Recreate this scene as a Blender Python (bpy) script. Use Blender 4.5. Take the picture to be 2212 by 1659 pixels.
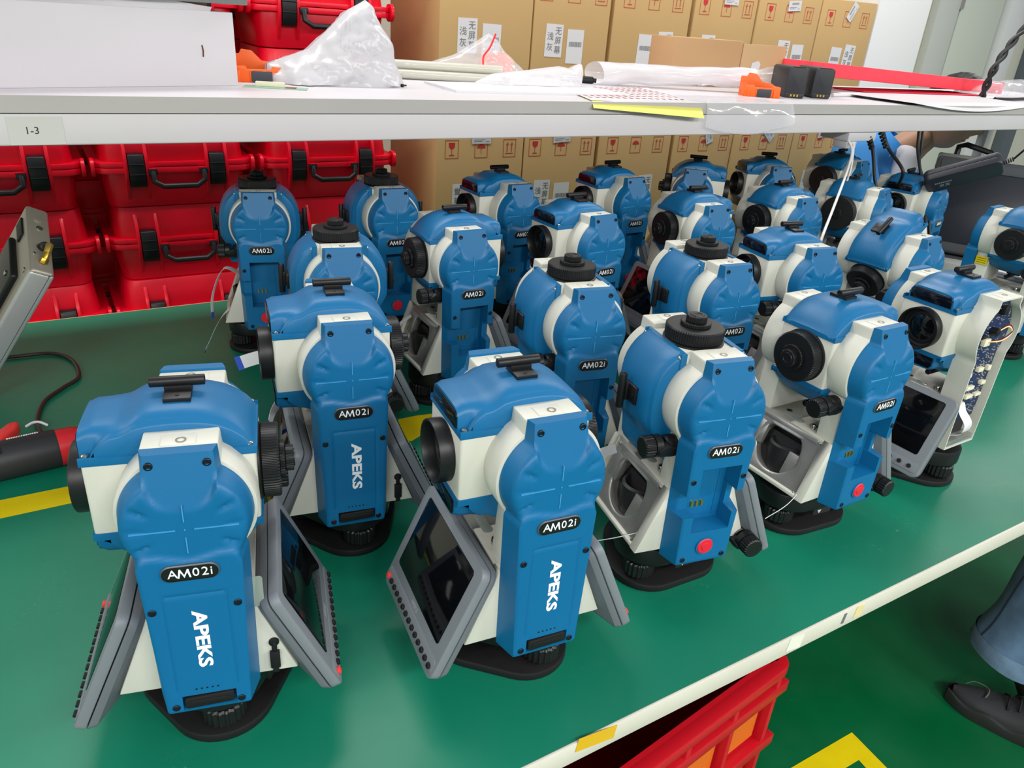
import bpy, bmesh, math, random
from mathutils import Vector, Matrix, Euler
R_ = math.radians
scene = bpy.context.scene
col = scene.collection
for o in list(bpy.data.objects): bpy.data.objects.remove(o)
TZ = 0.80                       # height of the bench top above the floor

# ------------------------------------------------------------------ camera
cam_d = bpy.data.cameras.new('camera'); cam = bpy.data.objects.new('camera', cam_d); col.objects.link(cam)
HEAD, PITCH, ROLL, FPX = 1.0, 0.452, 0.076, 1640.0
fw = Vector((math.cos(HEAD)*math.cos(PITCH), math.sin(HEAD)*math.cos(PITCH), -math.sin(PITCH)))
rt = Vector((math.sin(HEAD), -math.cos(HEAD), 0)); up = rt.cross(fw)
r2 = rt*math.cos(ROLL)+up*math.sin(ROLL); u2 = -rt*math.sin(ROLL)+up*math.cos(ROLL)
mw = Matrix((r2, u2, -fw)).transposed().to_4x4(); mw.translation = Vector((0, 0, TZ+.65))
cam.matrix_world = mw
cam_d.sensor_fit = 'HORIZONTAL'; cam_d.sensor_width = 36; cam_d.lens = FPX/2212*36; cam_d.clip_start = .01
scene.camera = cam

# ------------------------------------------------------------------ world, lamps, exposure
w = bpy.data.worlds.new('world'); scene.world = w; w.use_nodes = True
w.node_tree.nodes['Background'].inputs[0].default_value = (.93, .96, 1, 1)
w.node_tree.nodes['Background'].inputs[1].default_value = .34
def tube_lamp(x, y, z, lx, ly, power):
    d = bpy.data.lights.new('ceiling_lamp', 'AREA'); d.shape = 'RECTANGLE'; d.size = lx; d.size_y = ly; d.energy = power; d.color = (1, .985, .955)
    o = bpy.data.objects.new('ceiling_lamp', d); col.objects.link(o); o.location = (x, y, z)
for yy, pw in ((-2.1, 84), (1.95, 20)):
    for xx in (-4.2, -1.9, .4, 2.7, 5.0):
        tube_lamp(xx, yy, 2.85, 1.5, .32, pw)
vs = scene.view_settings
vs.view_transform = 'Standard'; vs.look = 'None'; vs.gamma = 1; vs.use_curve_mapping = False; vs.exposure = 0.28

# ------------------------------------------------------------------ materials
def srgb(r, g, b):
    f = lambda c: (c/255/12.92 if c/255 <= .04045 else ((c/255+.055)/1.055)**2.4)
    return (f(r), f(g), f(b), 1)
MATS = {}
def mat(name, rgb, rough=.45, metal=0, bump=0, bscale=300, var=0, vscale=8, spec=.5, trans=0, alpha=1, emit=None, coat=0, ior=1.45):
    if name in MATS: return MATS[name]
    m = bpy.data.materials.new(name); m.use_nodes = True; MATS[name] = m
    nt = m.node_tree; b = nt.nodes['Principled BSDF']
    c = srgb(*rgb)
    b.inputs['Base Color'].default_value = c; b.inputs['Roughness'].default_value = rough; b.inputs['Metallic'].default_value = metal
    b.inputs['Specular IOR Level'].default_value = spec; b.inputs['Transmission Weight'].default_value = trans; b.inputs['Alpha'].default_value = alpha
    b.inputs['Coat Weight'].default_value = coat; b.inputs['IOR'].default_value = ior
    if emit: b.inputs['Emission Color'].default_value = c; b.inputs['Emission Strength'].default_value = emit
    tc = nt.nodes.new('ShaderNodeTexCoord')
    if var:
        n = nt.nodes.new('ShaderNodeTexNoise'); n.inputs['Scale'].default_value = vscale; n.inputs['Detail'].default_value = 5
        nt.links.new(tc.outputs['Object'], n.inputs['Vector'])
        r = nt.nodes.new('ShaderNodeMapRange'); r.inputs[1].default_value = .3; r.inputs[2].default_value = .7; r.inputs[3].default_value = 1-var; r.inputs[4].default_value = 1+var
        nt.links.new(n.outputs['Fac'], r.inputs[0])
        mx = nt.nodes.new('ShaderNodeVectorMath'); mx.operation = 'SCALE'; mx.inputs[0].default_value = c[:3]
        nt.links.new(r.outputs[0], mx.inputs['Scale']); nt.links.new(mx.outputs[0], b.inputs['Base Color'])
    if bump:
        n2 = nt.nodes.new('ShaderNodeTexNoise'); n2.inputs['Scale'].default_value = bscale; n2.inputs['Detail'].default_value = 2
        nt.links.new(tc.outputs['Object'], n2.inputs['Vector'])
        bp = nt.nodes.new('ShaderNodeBump'); bp.inputs['Strength'].default_value = bump; bp.inputs['Distance'].default_value = .001
        nt.links.new(n2.outputs['Fac'], bp.inputs['Height']); nt.links.new(bp.outputs[0], b.inputs['Normal'])
    return m
BLUE = mat('blue_plastic', (8, 100, 150), .42, bump=.05, bscale=900, var=.03)
WHITE = mat('cream_white_paint', (206, 206, 194), .42, bump=.04, bscale=1200)
BLACK = mat('black_plastic', (17, 18, 20), .42, bump=.03, bscale=700)
BLACKR = mat('black_rubber', (14, 14, 16), .6)
GREY = mat('grey_plastic', (118, 124, 130), .5, bump=.04, bscale=900)
GREYD = mat('grey_plastic_back', (104, 109, 115), .55, bump=.04, bscale=900)
SCREEN = mat('dark_glass', (8, 9, 12), .06, spec=.6)
WINDOW = mat('smoked_window', (12, 16, 26), .08, spec=.6)
CHROME = mat('steel', (190, 188, 182), .25, 1)
CAST = mat('cast_aluminium', (176, 175, 170), .36, .75, bump=.15, bscale=200, var=.12, vscale=30)
DARKM = mat('dark_metal', (38, 38, 40), .5, .3)
RED = mat('red_rubber', (214, 32, 52), .45)
KEYRED = mat('red_key', (240, 60, 58), .4)
INK = mat('white_ink', (240, 243, 245), .5)
SILVERINK = mat('silver_ink', (150, 152, 155), .5)
GOLD = mat('brass_contact', (214, 172, 70), .3, .9)
PLATE = mat('name_plate_black', (20, 22, 25), .3)
FFC = mat('ribbon_white', (228, 230, 232), .45)
FFCB = mat('ribbon_blue_end', (34, 78, 190), .45)
PCB = mat('pcb_blue', (22, 40, 78), .4, var=.25, vscale=90)
CREAM = mat('connector_cream', (228, 222, 196), .5)
CLEAR = mat('clear_bubble', (205, 215, 205), .05, trans=.6)
SHELFW = mat('shelf_laminate', (214, 210, 214), .42, var=.015, vscale=5)
SHELFE = mat('shelf_edge_band', (182, 178, 173), .5, var=.03, vscale=6)
BEAM = mat('beam_grey_paint', (211, 207, 207), .45, var=.02, vscale=5)
YELLOW = mat('yellow_tape', (226, 202, 8), .4, var=.05, vscale=20)
CARD = mat('cardboard', (192, 158, 106), .8, bump=.1, bscale=60, var=.03, vscale=4)
CARD2 = mat('cardboard_pale', (196, 156, 112), .8, bump=.1, bscale=60, var=.03, vscale=4)
PAPER = mat('label_paper', (218, 217, 219), .6)
PRINT = mat('red_print', (196, 92, 58), .7)
PRINTR = mat('red_print_solid', (206, 52, 52), .7)
GINK = mat('grey_ink', (120, 120, 122), .7)
CASE = mat('red_case_plastic', (228, 6, 40), .33, bump=.05, bscale=500, var=.03)
CASEBLK = mat('black_latch', (22, 23, 27), .4)

# ------------------------------------------------------------------ mesh helpers
class MB:
    def __init__(s): s.v = []; s.f = []
    def add(s, v, f, M=None):
        n = len(s.v); s.v += [tuple(M @ Vector(p)) if M else tuple(p) for p in v]; s.f += [tuple(i+n for i in q) for q in f]; return s
    def box(s, x0, x1, y0, y1, z0, z1, M=None):
        v = [(x, y, z) for x in (x0, x1) for y in (y0, y1) for z in (z0, z1)]
        return s.add(v, [(0,1,3,2),(4,6,7,5),(0,4,5,1),(2,3,7,6),(0,2,6,4),(1,5,7,3)], M)
    def prism(s, poly, a, b, axis='y', M=None, poly2=None):
        p2 = poly2 or poly; n = len(poly)
        mk = {'y': lambda p, t: (p[0], t, p[1]), 'x': lambda p, t: (t, p[0], p[1]), 'z': lambda p, t: (p[0], p[1], t)}[axis]
        v = [mk(p, a) for p in poly]+[mk(p, b) for p in p2]
        f = [tuple(range(n)), tuple(range(2*n-1, n-1, -1))]+[(i, n+i, n+(i+1) % n, (i+1) % n) for i in range(n)]
        return s.add(v, f, M)
    def lathe(s, prof, n=32, axis='z', M=None, caps=True):
        # prof: list of (r, t)
        v = []; f = []
        for r, t in prof:
            for k in range(n):
                a = 2*math.pi*k/n; c, d = r*math.cos(a), r*math.sin(a)
                v.append({'z': (c, d, t), 'x': (t, c, d), 'y': (d, t, c)}[axis])
        for i in range(len(prof)-1):
            for k in range(n): f.append((i*n+k, i*n+(k+1) % n, (i+1)*n+(k+1) % n, (i+1)*n+k))
        if caps:
            if prof[0][0] > 1e-6: f.append(tuple(range(n-1, -1, -1)))
            if prof[-1][0] > 1e-6: f.append(tuple(range((len(prof)-1)*n, len(prof)*n)))
        return s.add(v, f, M)
    def gear(s, r0, r1, t0, t1, teeth, axis='z', M=None, cham=.0015):
        n = teeth*2; prof = [(0, t0), (cham, t0+cham), (cham, t1-cham), (0, t1)]; v = []; f = []
        for q, (c, t) in enumerate(((1, t0), (0, t0+cham), (0, t1-cham), (1, t1))):
            for k in range(n*2):
                a = 2*math.pi*(k+.5)/(2*n); r = (r1 if (k//2) % 2 else r0)-c*cham
                x, y = r*math.cos(a), r*math.sin(a)
                v.append({'z': (x, y, t), 'x': (t, x, y), 'y': (y, t, x)}[axis])
        m = n*2
        for i in range(3):
            for k in range(m): f.append((i*m+k, i*m+(k+1) % m, (i+1)*m+(k+1) % m, (i+1)*m+k))
        f += [tuple(range(m-1, -1, -1)), tuple(range(3*m, 4*m))]
        return s.add(v, f, M)
    def tube(s, pts, r, n=8, M=None, ry=None):
        P = [Vector(p) for p in pts]; v = []; f = []; prev = None
        for i, p in enumerate(P):
            t = (P[min(i+1, len(P)-1)]-P[max(i-1, 0)]).normalized()
            if prev is None: a = t.orthogonal().normalized()
            else: a = (prev-t*prev.dot(t)).normalized()
            prev = a; b = t.cross(a); rr = r[i] if isinstance(r, (list, tuple)) else r
            for k in range(n):
                g = 2*math.pi*k/n; v.append(tuple(p+a*rr*math.cos(g)+b*rr*math.sin(g)))
        for i in range(len(P)-1):
            for k in range(n): f.append((i*n+k, i*n+(k+1) % n, (i+1)*n+(k+1) % n, (i+1)*n+k))
        f += [tuple(range(n-1, -1, -1)), tuple(range((len(P)-1)*n, len(P)*n))]
        return s.add(v, f, M)
    def sphere(s, c, r, n=12, sc=(1, 1, 1), M=None):
        prof = [(max(1e-7, math.sin(math.pi*i/n)), -math.cos(math.pi*i/n)) for i in range(n+1)]
        t = MB().lathe(prof, n*2, caps=False)
        return s.add([(c[0]+p[0]*r*sc[0], c[1]+p[1]*r*sc[1], c[2]+p[2]*r*sc[2]) for p in t.v], t.f, M)
    def grid(s, fn, nu, nv, M=None, closed=False):
        v = [fn(i/nu, j/nv) for j in range(nv+1) for i in range(nu+1)]
        return s.add(v, [(j*(nu+1)+i, j*(nu+1)+i+1, (j+1)*(nu+1)+i+1, (j+1)*(nu+1)+i) for j in range(nv) for i in range(nu)], M)
    def mesh(s, name, m, bevel=0, seg=2, angle=34, ba=28, merge=1e-6):
        me = bpy.data.meshes.new(name)
        bm = bmesh.new(); vs_ = [bm.verts.new(p) for p in s.v]
        for q in s.f:
            if len(set(q)) > 2:
                try: bm.faces.new([vs_[i] for i in q])
                except ValueError: pass
        if merge: bmesh.ops.remove_doubles(bm, verts=bm.verts, dist=merge)
        bmesh.ops.recalc_face_normals(bm, faces=bm.faces)
        if bevel:
            bm.normal_update()
            ed = [e for e in bm.edges if len(e.link_faces) == 2 and e.calc_face_angle(0) > R_(ba)]
            bmesh.ops.bevel(bm, geom=ed, offset=bevel, segments=seg, profile=.5, affect='EDGES', clamp_overlap=True)
        bm.to_mesh(me); bm.free()
        me.shade_smooth(); me.set_sharp_from_angle(angle=R_(angle))
        me.materials.append(m); return me
def obj(name, me, parent=None, loc=(0, 0, 0), rot=(0, 0, 0), M=None):
    o = bpy.data.objects.new(name, me); col.objects.link(o); o.parent = parent
    if M is not None: o.matrix_local = M
    else: o.location = loc; o.rotation_euler = rot
    return o
def tag(o, label=None, cat=None, group=None, kind=None):
    for k, v in (('label', label), ('category', cat), ('group', group), ('kind', kind)):
        if v: o[k] = v
    return o
def empty(name, loc, rz=0, label=None, cat=None, group=None):
    o = bpy.data.objects.new(name, None); col.objects.link(o); o.location = loc; o.rotation_euler = (0, 0, rz); o.empty_display_size = .05
    return tag(o, label, cat, group)
def struct(name, me, **k): return tag(obj(name, me, **k), kind='structure')
def rrect(w, h, r, n=5, cx=0, cy=0):
    p = []
    for sx, sy, a0 in ((1, 1, 0), (-1, 1, 90), (-1, -1, 180), (1, -1, 270)):
        for k in range(n+1):
            a = R_(a0+90*k/n); p.append((cx+sx*(w/2-r)+r*math.cos(a), cy+sy*(h/2-r)+r*math.sin(a)))
    return p
def rtri(R, r, n=8, ph=-90):
    p = []
    for k in range(3):
        a = R_(ph+120*k); cx, cy = (R-r)*math.cos(a), (R-r)*math.sin(a)
        for j in range(n+1):
            b = a-R_(60)+R_(120)*j/n; p.append((cx+r*math.cos(b), cy+r*math.sin(b)))
    return p
_tx = {}
def text_mesh(body, size, m, ext=.0002, bold=0, key=None):
    k = (body, size, m.name, bold)
    if k in _tx: return _tx[k]
    cu = bpy.data.curves.new('lettering', 'FONT'); cu.body = body; cu.size = 1; cu.align_x = 'CENTER'; cu.align_y = 'CENTER'; cu.extrude = ext/size; cu.offset = bold/size; cu.resolution_u = 3
    o = bpy.data.objects.new('tmp', cu); col.objects.link(o)
    dg = bpy.context.evaluated_depsgraph_get(); me = bpy.data.meshes.new_from_object(o.evaluated_get(dg))
    bpy.data.objects.remove(o); me.transform(Matrix.Scale(size, 4)); me.name = 'lettering'; me.materials.clear(); me.materials.append(m); _tx[k] = me
    return me
def frame(o, xa, ya):            # matrix: local x -> xa, local y -> ya, z = x cross y
    xa, ya = Vector(xa).normalized(), Vector(ya).normalized(); za = xa.cross(ya)
    M = Matrix((xa, ya, za)).transposed().to_4x4(); M.translation = Vector(o); return M
def sstep(a, b, x):
    t = max(0, min(1, (x-a)/(b-a))); return t*t*(3-2*t)
def smooth_pts(P, n=8):          # Catmull-Rom
    P = [Vector(p) for p in P]; Q = [P[0]*2-P[1]]+P+[P[-1]*2-P[-2]]; out = []
    for i in range(1, len(Q)-2):
        for k in range(n):
            t = k/n; a, b, c, d = Q[i-1:i+3]
            out.append(.5*((2*b)+(c-a)*t+(2*a-5*b+4*c-d)*t*t+(3*b-a-3*c+d)*t**3))
    out.append(P[-1]); return out

# ------------------------------------------------------------------ the room
def green_mat(name, c1, c2, r0, r1, scr=.5):
    m = bpy.data.materials.new(name); m.use_nodes = True; nt = m.node_tree; b = nt.nodes['Principled BSDF']
    tc = nt.nodes.new('ShaderNodeTexCoord')
    def noise(s, d=4, dist=0):
        n = nt.nodes.new('ShaderNodeTexNoise'); n.inputs['Scale'].default_value = s; n.inputs['Detail'].default_value = d; n.inputs['Distortion'].default_value = dist
        nt.links.new(tc.outputs['Object'], n.inputs['Vector']); return n
    def rng(src, a, b_, c, d):
        r = nt.nodes.new('ShaderNodeMapRange'); nt.links.new(src, r.inputs[0])
        for i, q in enumerate((a, b_, c, d)): r.inputs[i+1].default_value = q
        return r.outputs[0]
    n1 = noise(3.0); mx = nt.nodes.new('ShaderNodeMix'); mx.data_type = 'RGBA'
    mx.inputs[6].default_value = srgb(*c1); mx.inputs[7].default_value = srgb(*c2)
    nt.links.new(rng(n1.outputs['Fac'], .35, .65, 0, 1), mx.inputs[0])
    # scratches and scuffs: thin level lines of a stretched noise, masked in patches
    n2 = noise(26, 2, 2.5); n3 = noise(7, 3)
    d = nt.nodes.new('ShaderNodeMath'); d.operation = 'SUBTRACT'; nt.links.new(n2.outputs['Fac'], d.inputs[0]); d.inputs[1].default_value = .5
    ab = nt.nodes.new('ShaderNodeMath'); ab.operation = 'ABSOLUTE'; nt.links.new(d.outputs[0], ab.inputs[0])
    line = rng(ab.outputs[0], 0, .004, 1, 0); msk = rng(n3.outputs['Fac'], .6, .68, 0, scr)
    mu = nt.nodes.new('ShaderNodeMath'); mu.operation = 'MULTIPLY'; nt.links.new(line, mu.inputs[0]); nt.links.new(msk, mu.inputs[1])
    mx2 = nt.nodes.new('ShaderNodeMix'); mx2.data_type = 'RGBA'; nt.links.new(mx.outputs[2], mx2.inputs[6]); mx2.inputs[7].default_value = srgb(120, 165, 140)
    nt.links.new(mu.outputs[0], mx2.inputs[0]); nt.links.new(mx2.outputs[2], b.inputs['Base Color'])
    n4 = noise(5, 6); nt.links.new(rng(n4.outputs['Fac'], .35, .65, r0, r1), b.inputs['Roughness'])
    n5 = noise(60, 3); bp = nt.nodes.new('ShaderNodeBump'); bp.inputs['Strength'].default_value = .06; bp.inputs['Distance'].default_value = .002
    nt.links.new(n5.outputs['Fac'], bp.inputs['Height']); nt.links.new(bp.outputs[0], b.inputs['Normal'])
    return m
GREENT = green_mat('bench_green', (6, 110, 84), (10, 120, 92), .38, .46)
GREENF = green_mat('floor_green', (0, 88, 48), (2, 98, 56), .3, .5, .25)
WALLM = mat('wall_paint', (222, 220, 204), .7, bump=.05, bscale=80)
DOORM = mat('door_paint', (205, 210, 198), .5)
PANELW = mat('white_panel', (226, 226, 226), .5)

struct('floor', MB().box(-6, 9, -3, 3.7, -.05, 0).mesh('floor', GREENF))
struct('wall_back', MB().box(-6, 9, 3.6, 3.7, 0, 3).mesh('wall_back', WALLM))
struct('wall_left', MB().box(-6.1, -6, -3, 3.6, 0, 3).mesh('wall_left', WALLM))
YB = 2.4
# ------------------------------------------------------------------ green work bench
bench = empty('work_bench', (0, 0, 0), 0, 'long work bench with a green top and a cream front edge', 'workbench')
obj('bench_top', MB().box(-1.5, 3.4, .3985, 1.775, TZ-.025, TZ).mesh('bench_top', GREENT), bench)
EDGE = mat('bench_edge_cream', (206, 204, 190), .45, var=.04, vscale=9)
obj('edge_band', MB().box(-1.5, 3.4, .395, .3985, TZ-.027, TZ+.0004).mesh('edge_band', EDGE, bevel=.0008), bench)
obj('edge_band', MB().box(-1.5, 3.4, 1.775, 1.778, TZ-.025, TZ+.0003).mesh('edge_band', mat('rear_edge', (196, 150, 120), .5)), bench)
for x in (-1.4, 3.2):
    for y in (.50, 1.70): obj('leg', MB().box(x-.025, x+.025, y-.025, y+.025, 0, TZ-.025).mesh('leg', BEAM, bevel=.003), bench)
for y in (.50, 1.70): obj('rail', MB().box(-1.375, 3.175, y-.02, y+.02, TZ-.065, TZ-.025).mesh('rail', BEAM), bench)

# ------------------------------------------------------------------ total station meshes
AX = .264
def w_cov(z, R=.049, lo0=.0352, lo1=.0408, hd0=.0262, hd1=.0295):
    w_ = 0
    if abs(z-AX) < R: w_ = math.sqrt(R*R-(z-AX)**2)
    if z <= .2355:
        l = lo0+(lo1-lo0)*(z-.067)/.165
        if z > .2265: l -= .009*(1-math.sqrt(max(0, 1-((z-.2265)/.009)**2)))
        w_ = max(w_, l)
    if z >= .285: w_ = max(w_, hd1+(hd0-hd1)*(z-.290)/.037)
    return w_
CAVX0, CAVX1, CAVZ0, CAVZ1 = -.0235, .0285, .113, .201
def y_cov(x, z, cav):
    r = math.hypot(x, z-AX)
    e = max(0, min(1, (r-.0405)/.0088)); dome = -.0965+.0072*(1-math.sqrt(1-e*e*.98))
    for a, sg in ((150, 1), (177, .55), (205, 1), (30, 1), (3, .55), (-25, 1)):
        th = math.atan2(z-AX, x)-R_(a); th = (th+math.pi) % (2*math.pi)-math.pi
        u = (r-.0255)/.019
        if 0 < u < 1.25: q_ = th*r/(.0014+.0030*min(u, 1)); q_ *= (1.0 if (th > 0) == (abs(a) > 90) else 2.2); dome += .0024*sg*math.exp(-q_**2)*sstep(0, .5, u)*sstep(1.12, .85, u)
    # upper tongue: a flat plane leaning back
    hp = -.0835-(.327-z)*.28
    dU = min(.0262-abs(x), z-.306) if z > .306 else .0262-math.hypot(x, z-.306)
    if z > .306: dU = .0262-abs(x)
    y = dome
    if hp > dome or z > .308: y = dome+(hp-dome)*sstep(-.0018, .0018, dU) if z <= .308 else hp
    # raised lower body
    zl = .2395 if abs(x) > .024 else .2395-.006*(1-abs(x)/.024)
    if abs(x) > .030: zl -= .010*(1-math.sqrt(max(0, 1-((abs(x)-.030)/.0118)**2))) if abs(x) < .0418 else .010
    low = -.0995
    y = y+(low-y)*sstep(zl+.003, zl-.003, z) if z < .25 else y
    if cav:
        if abs(z-.2085) < .0008 and abs(x) < .02: y += .001
        if CAVX0 < x < CAVX1 and CAVZ0 < z < CAVZ1: y = -.0738
        if .136 < z < .166 and (x <= CAVX0 or x >= CAVX1): y = -.081
    else:
        dx, dz = .0255-abs(x), min(z-.090, .2-z); d_ = min(dx, dz)
        if 0 < d_ < .0014: y += .0009
        if abs(x-.001) < .0225 and .0705 < z < .0865: y = -.093
    return y
def make_cover(cav):
    xs = [(-.0505+.101*i/52) for i in range(53)]
    zs = [.067+.26*i/104 for i in range(105)]
    ex, ez = [], []
    if cav:
        for q in (CAVX0, CAVX1): ex += [q-.0003, q+.0003]
        for q in (CAVZ0, CAVZ1, .136, .166): ez += [q-.0003, q+.0003]
    else:
        for q in (-.0215, .0235): ex += [q-.0002, q+.0002]
        for q in (.0705, .0865): ez += [q-.0002, q+.0002]
    xs = sorted([x for x in xs if all(abs(x-e) > .0008 for e in ex)]+ex); zs = sorted([z for z in zs if all(abs(z-e) > .0008 for e in ez)]+ez)
    b = MB(); nx = len(xs); rows = []
    for z in zs:
        w_ = w_cov(z); row = []
        for x in xs:
            xc = max(-w_, min(w_, x)); row.append(len(b.v)); y = y_cov(xc, z, cav)
            edge = w_-abs(xc)
            if edge < .0018: y += .0012*(1-edge/.0018)
            if z < .0695: y += .0012*(.0695-z)/.0025
            b.v.append((xc, y, z))
        rows.append(row)
    for j in range(len(zs)-1):
        for i in range(nx-1): b.f.append((rows[j][i], rows[j][i+1], rows[j+1][i+1], rows[j+1][i]))
    # drafted side walls to the back rim
    n = len(zs); base = len(b.v)
    def back(z):
        wv = w_cov(z, R=.0525, lo0=.043, lo1=.0455, hd0=.029, hd1=.031); return wv
    for sgn in (-1, 1):
        st = len(b.v)
        for z in zs: b.v.append((sgn*back(z), -.0725, z))
        for j in range(n-1):
            q = (rows[j][0 if sgn < 0 else -1], rows[j+1][0 if sgn < 0 else -1], st+j+1, st+j); b.f.append(q)
    L0, R0 = base, base+n
    for j in range(n-1): b.f.append((L0+j, L0+j+1, R0+j+1, R0+j))
    b.f.append(tuple(rows[0])+(R0, L0)); b.f.append(tuple(rows[-1])+(R0+n-1, L0+n-1))
    return b.mesh('side_cover', BLUE, angle=38, merge=2e-6)
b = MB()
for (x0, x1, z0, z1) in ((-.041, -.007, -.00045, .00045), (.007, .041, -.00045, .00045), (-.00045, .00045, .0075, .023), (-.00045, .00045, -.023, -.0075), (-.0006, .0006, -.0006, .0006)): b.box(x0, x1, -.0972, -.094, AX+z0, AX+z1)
CROSS = b.mesh('cross_ridge', mat('ridge_lit_blue', (66, 148, 198), .35))  # moulded ridge; the light it catches is painted in as a paler blue
COVER = {c: make_cover(c) for c in (False, True)}
def w_std(z): return w_cov(z, R=.0555, lo0=.041, lo1=.0435, hd0=.0292, hd1=.0315)
def outline(fn, z0, z1, n=60):
    zs = [z0+(z1-z0)*i/n for i in range(n+1)]
    return [(fn(z), z) for z in zs]+[(-fn(z), z) for z in reversed(zs)]
def std_w(z):
    w_ = w_std(z)
    if z < .2355: w_ = max(w_ if abs(z-AX) < .0555 and z > .228 else 0, .0405-.003*sstep(.16, .23, z))
    return w_
STD = MB().prism(outline(std_w, .15, .325), -.0725, -.041).mesh('standard', WHITE, bevel=.0016, ba=50)
def ringz(fn, inset, z0, z1, y0, y1, n=60):
    o = outline(fn, z0, z1, n); i = [(x-math.copysign(inset, x), min(max(z, z0+inset), z1-inset)) for x, z in o]; b = MB(); m = len(o)
    v = [(x, y0, z) for x, z in o]+[(x, y0, z) for x, z in i]+[(x, y1, z) for x, z in o]+[(x, y1, z) for x, z in i]; f = []
    for k in range(m):
        q = (k+1) % m; f += [(k, q, m+q, m+k), (2*m+k, 3*m+k, 3*m+q, 2*m+q), (k, 2*m+k, 2*m+q, q), (m+k, m+q, 3*m+q, 3*m+k)]
    return b.add(v, f)
def std_open(z): return w_cov(z, R=.0545, lo0=.040, lo1=.0435, hd0=.0292, hd1=.0315)
STDO = ringz(std_open, .0022, .075, .325, -.0745, -.041).mesh('open_standard', WHITE, angle=40)
# lower housing: cheeks, top and bottom plate, dark core
b = MB(); tr = [(-.078, .073), (.078, .073), (.0445, .159), (-.0445, .159)]
for s in (-1, 1): b.prism(tr, s*.0725, s*.058)
b.box(-.0445, .0445, -.058, .058, .151, .159); b.box(-.077, .077, -.058, .058, .073, .0785)
HOUSE = b.mesh('housing', WHITE, bevel=.0012)
b = MB(); b.prism(tr, .0725, .058); b.prism(tr, -.047, -.043); b.box(-.0445, .0445, -.043, .058, .151, .159); b.box(-.077, .077, -.043, .058, .073, .0785)
HOUSEO = b.mesh('housing', WHITE, bevel=.0012)
b = MB(); b.box(-.03, .03, -.057, .057, .079, .15)
CORE = b.mesh('inner_core', DARKM)
# slanted opening without display: cast plate with a D-shaped hole, seen on the -x side
sl = Vector((.0335, 0, .086)).normalized(); nn = Vector((-sl.z, 0, sl.x))
def slm(off): return frame(Vector((-.0612, 0, .116))+nn*off, (0, -1, 0), sl)
b = MB(); N = 40; outer = rrect(.112, .084, .004, 9)
hole = []
for k in range(40):
    a = 2*math.pi*k/40; cx, cy = math.cos(a), math.sin(a); hole.append((.037*cx*(1 if cy < 0 else .95), .004+(.036*cy if cy < 0 else min(.024*cy*1.6, .026))))
outer = []
for k in range(40):
    a = 2*math.pi*k/40; cx, cy = math.cos(a), math.sin(a); t = min(.056/max(abs(cx), 1e-6), .0425/max(abs(cy), 1e-6)); outer.append((cx*t, cy*t))
v = [(x, y, 0) for x, y in outer]+[(x, y, 0) for x, y in hole]+[(x, y, -.012) for x, y in hole]+[(x*1.08, y*1.08-.0005, .0012) for x, y in hole]
f = []
for k in range(40):
    q = (k+1) % 40; f += [(k, q, 120+q, 120+k), (120+k, 120+q, 40+q, 40+k), (40+k, 40+q, 80+q, 80+k)]
b.add(v, f, slm(-.004)); b.box(-.056, -.030, -.004, .030, -.006, .0015, slm(-.0045)); b.box(.018, .044, -.026, .008, -.012, .0005, slm(-.005)); b.box(-.05, .05, .036, .0425, -.003, .003, slm(-.004))
BRACKET = b.mesh('bracket_plate', CAST, bevel=.0006, ba=50)
b = MB(); b.lathe([(.026, -.03), (.026, .010), (.022, .012), (.022, -.03)], 28, 'z', Matrix.Translation((-.036, 0, .112))); b.box(-.035, .035, -.03, .022, -.032, -.016, slm(0))
BRDARK = b.mesh('bracket_inside', DARKM)
b = MB()
for x, y in ((-.053, .039), (.053, .039), (-.053, -.039), (.053, -.039)): b.lathe([(.0018, 0), (.0018, .001), (.0012, .0014)], 10, 'z', slm(-.003) @ Matrix.Translation((x, y, 0)))
BRSCREW = b.mesh('screw', CHROME)
# plate between the standards: bubble level and screw
VIAL = MB().prism(rrect(.011, .034, .005), .159, .1602, 'z').mesh('bubble_level', CLEAR, bevel=.0003)
POST = MB().lathe([(.0035, .159), (.0035, .165), (.0028, .1665), (.0012, .1665)], 14).mesh('adjusting_screw', CHROME)
HOLEB = MB().lathe([(.0042, .1588), (.0042, .1593)], 14).mesh('hole', BLACKR)
MOUNT = MB().prism(rrect(.0265, .0175, .0015, 3), .3245, .3258, 'z').mesh('mount_plate', WHITE, bevel=.0003)
b = MB(); b.lathe([(.0042, .3256), (.0042, .3266), (.0031, .3266), (.0029, .321)], 20, caps=False)
INSERT = b.mesh('threaded_insert', CHROME); INHOLE = MB().lathe([(.003, .3255), (.003, .32575)], 16).mesh('hole', DARKM)
# cover screws
b = MB(); b.lathe([(.0034, .003), (.0034, -.0010), (.0030, -.0013), (.0024, -.0013), (.0022, -.0006), (.0001, -.0006)], 16, 'y', caps=False); SCRW = b.mesh('cover_screw', mat('screw_black', (12, 20, 34), .4))
NPL = MB().prism(rrect(.044, .0148, .0073, 8), -.1012, -.098).mesh('name_plate', PLATE, bevel=.0005)
NPR = MB(); oo = rrect(.0455, .0163, .0081, 8); ii = rrect(.0435, .0143, .0071, 8); m_ = len(oo)
NPR.add([(x, -.1008, z) for x, z in oo]+[(x, -.1015, z) for x, z in ii]+[(x, -.099, z) for x, z in oo], [(k, (k+1) % m_, m_+(k+1) % m_, m_+k) for k in range(m_)]+[(k, (k+1) % m_, 2*m_+(k+1) % m_, 2*m_+k) for k in range(m_)])
NPR = NPR.mesh('plate_rim', mat('plate_rim', (70, 82, 94), .35))
b = MB()
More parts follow.
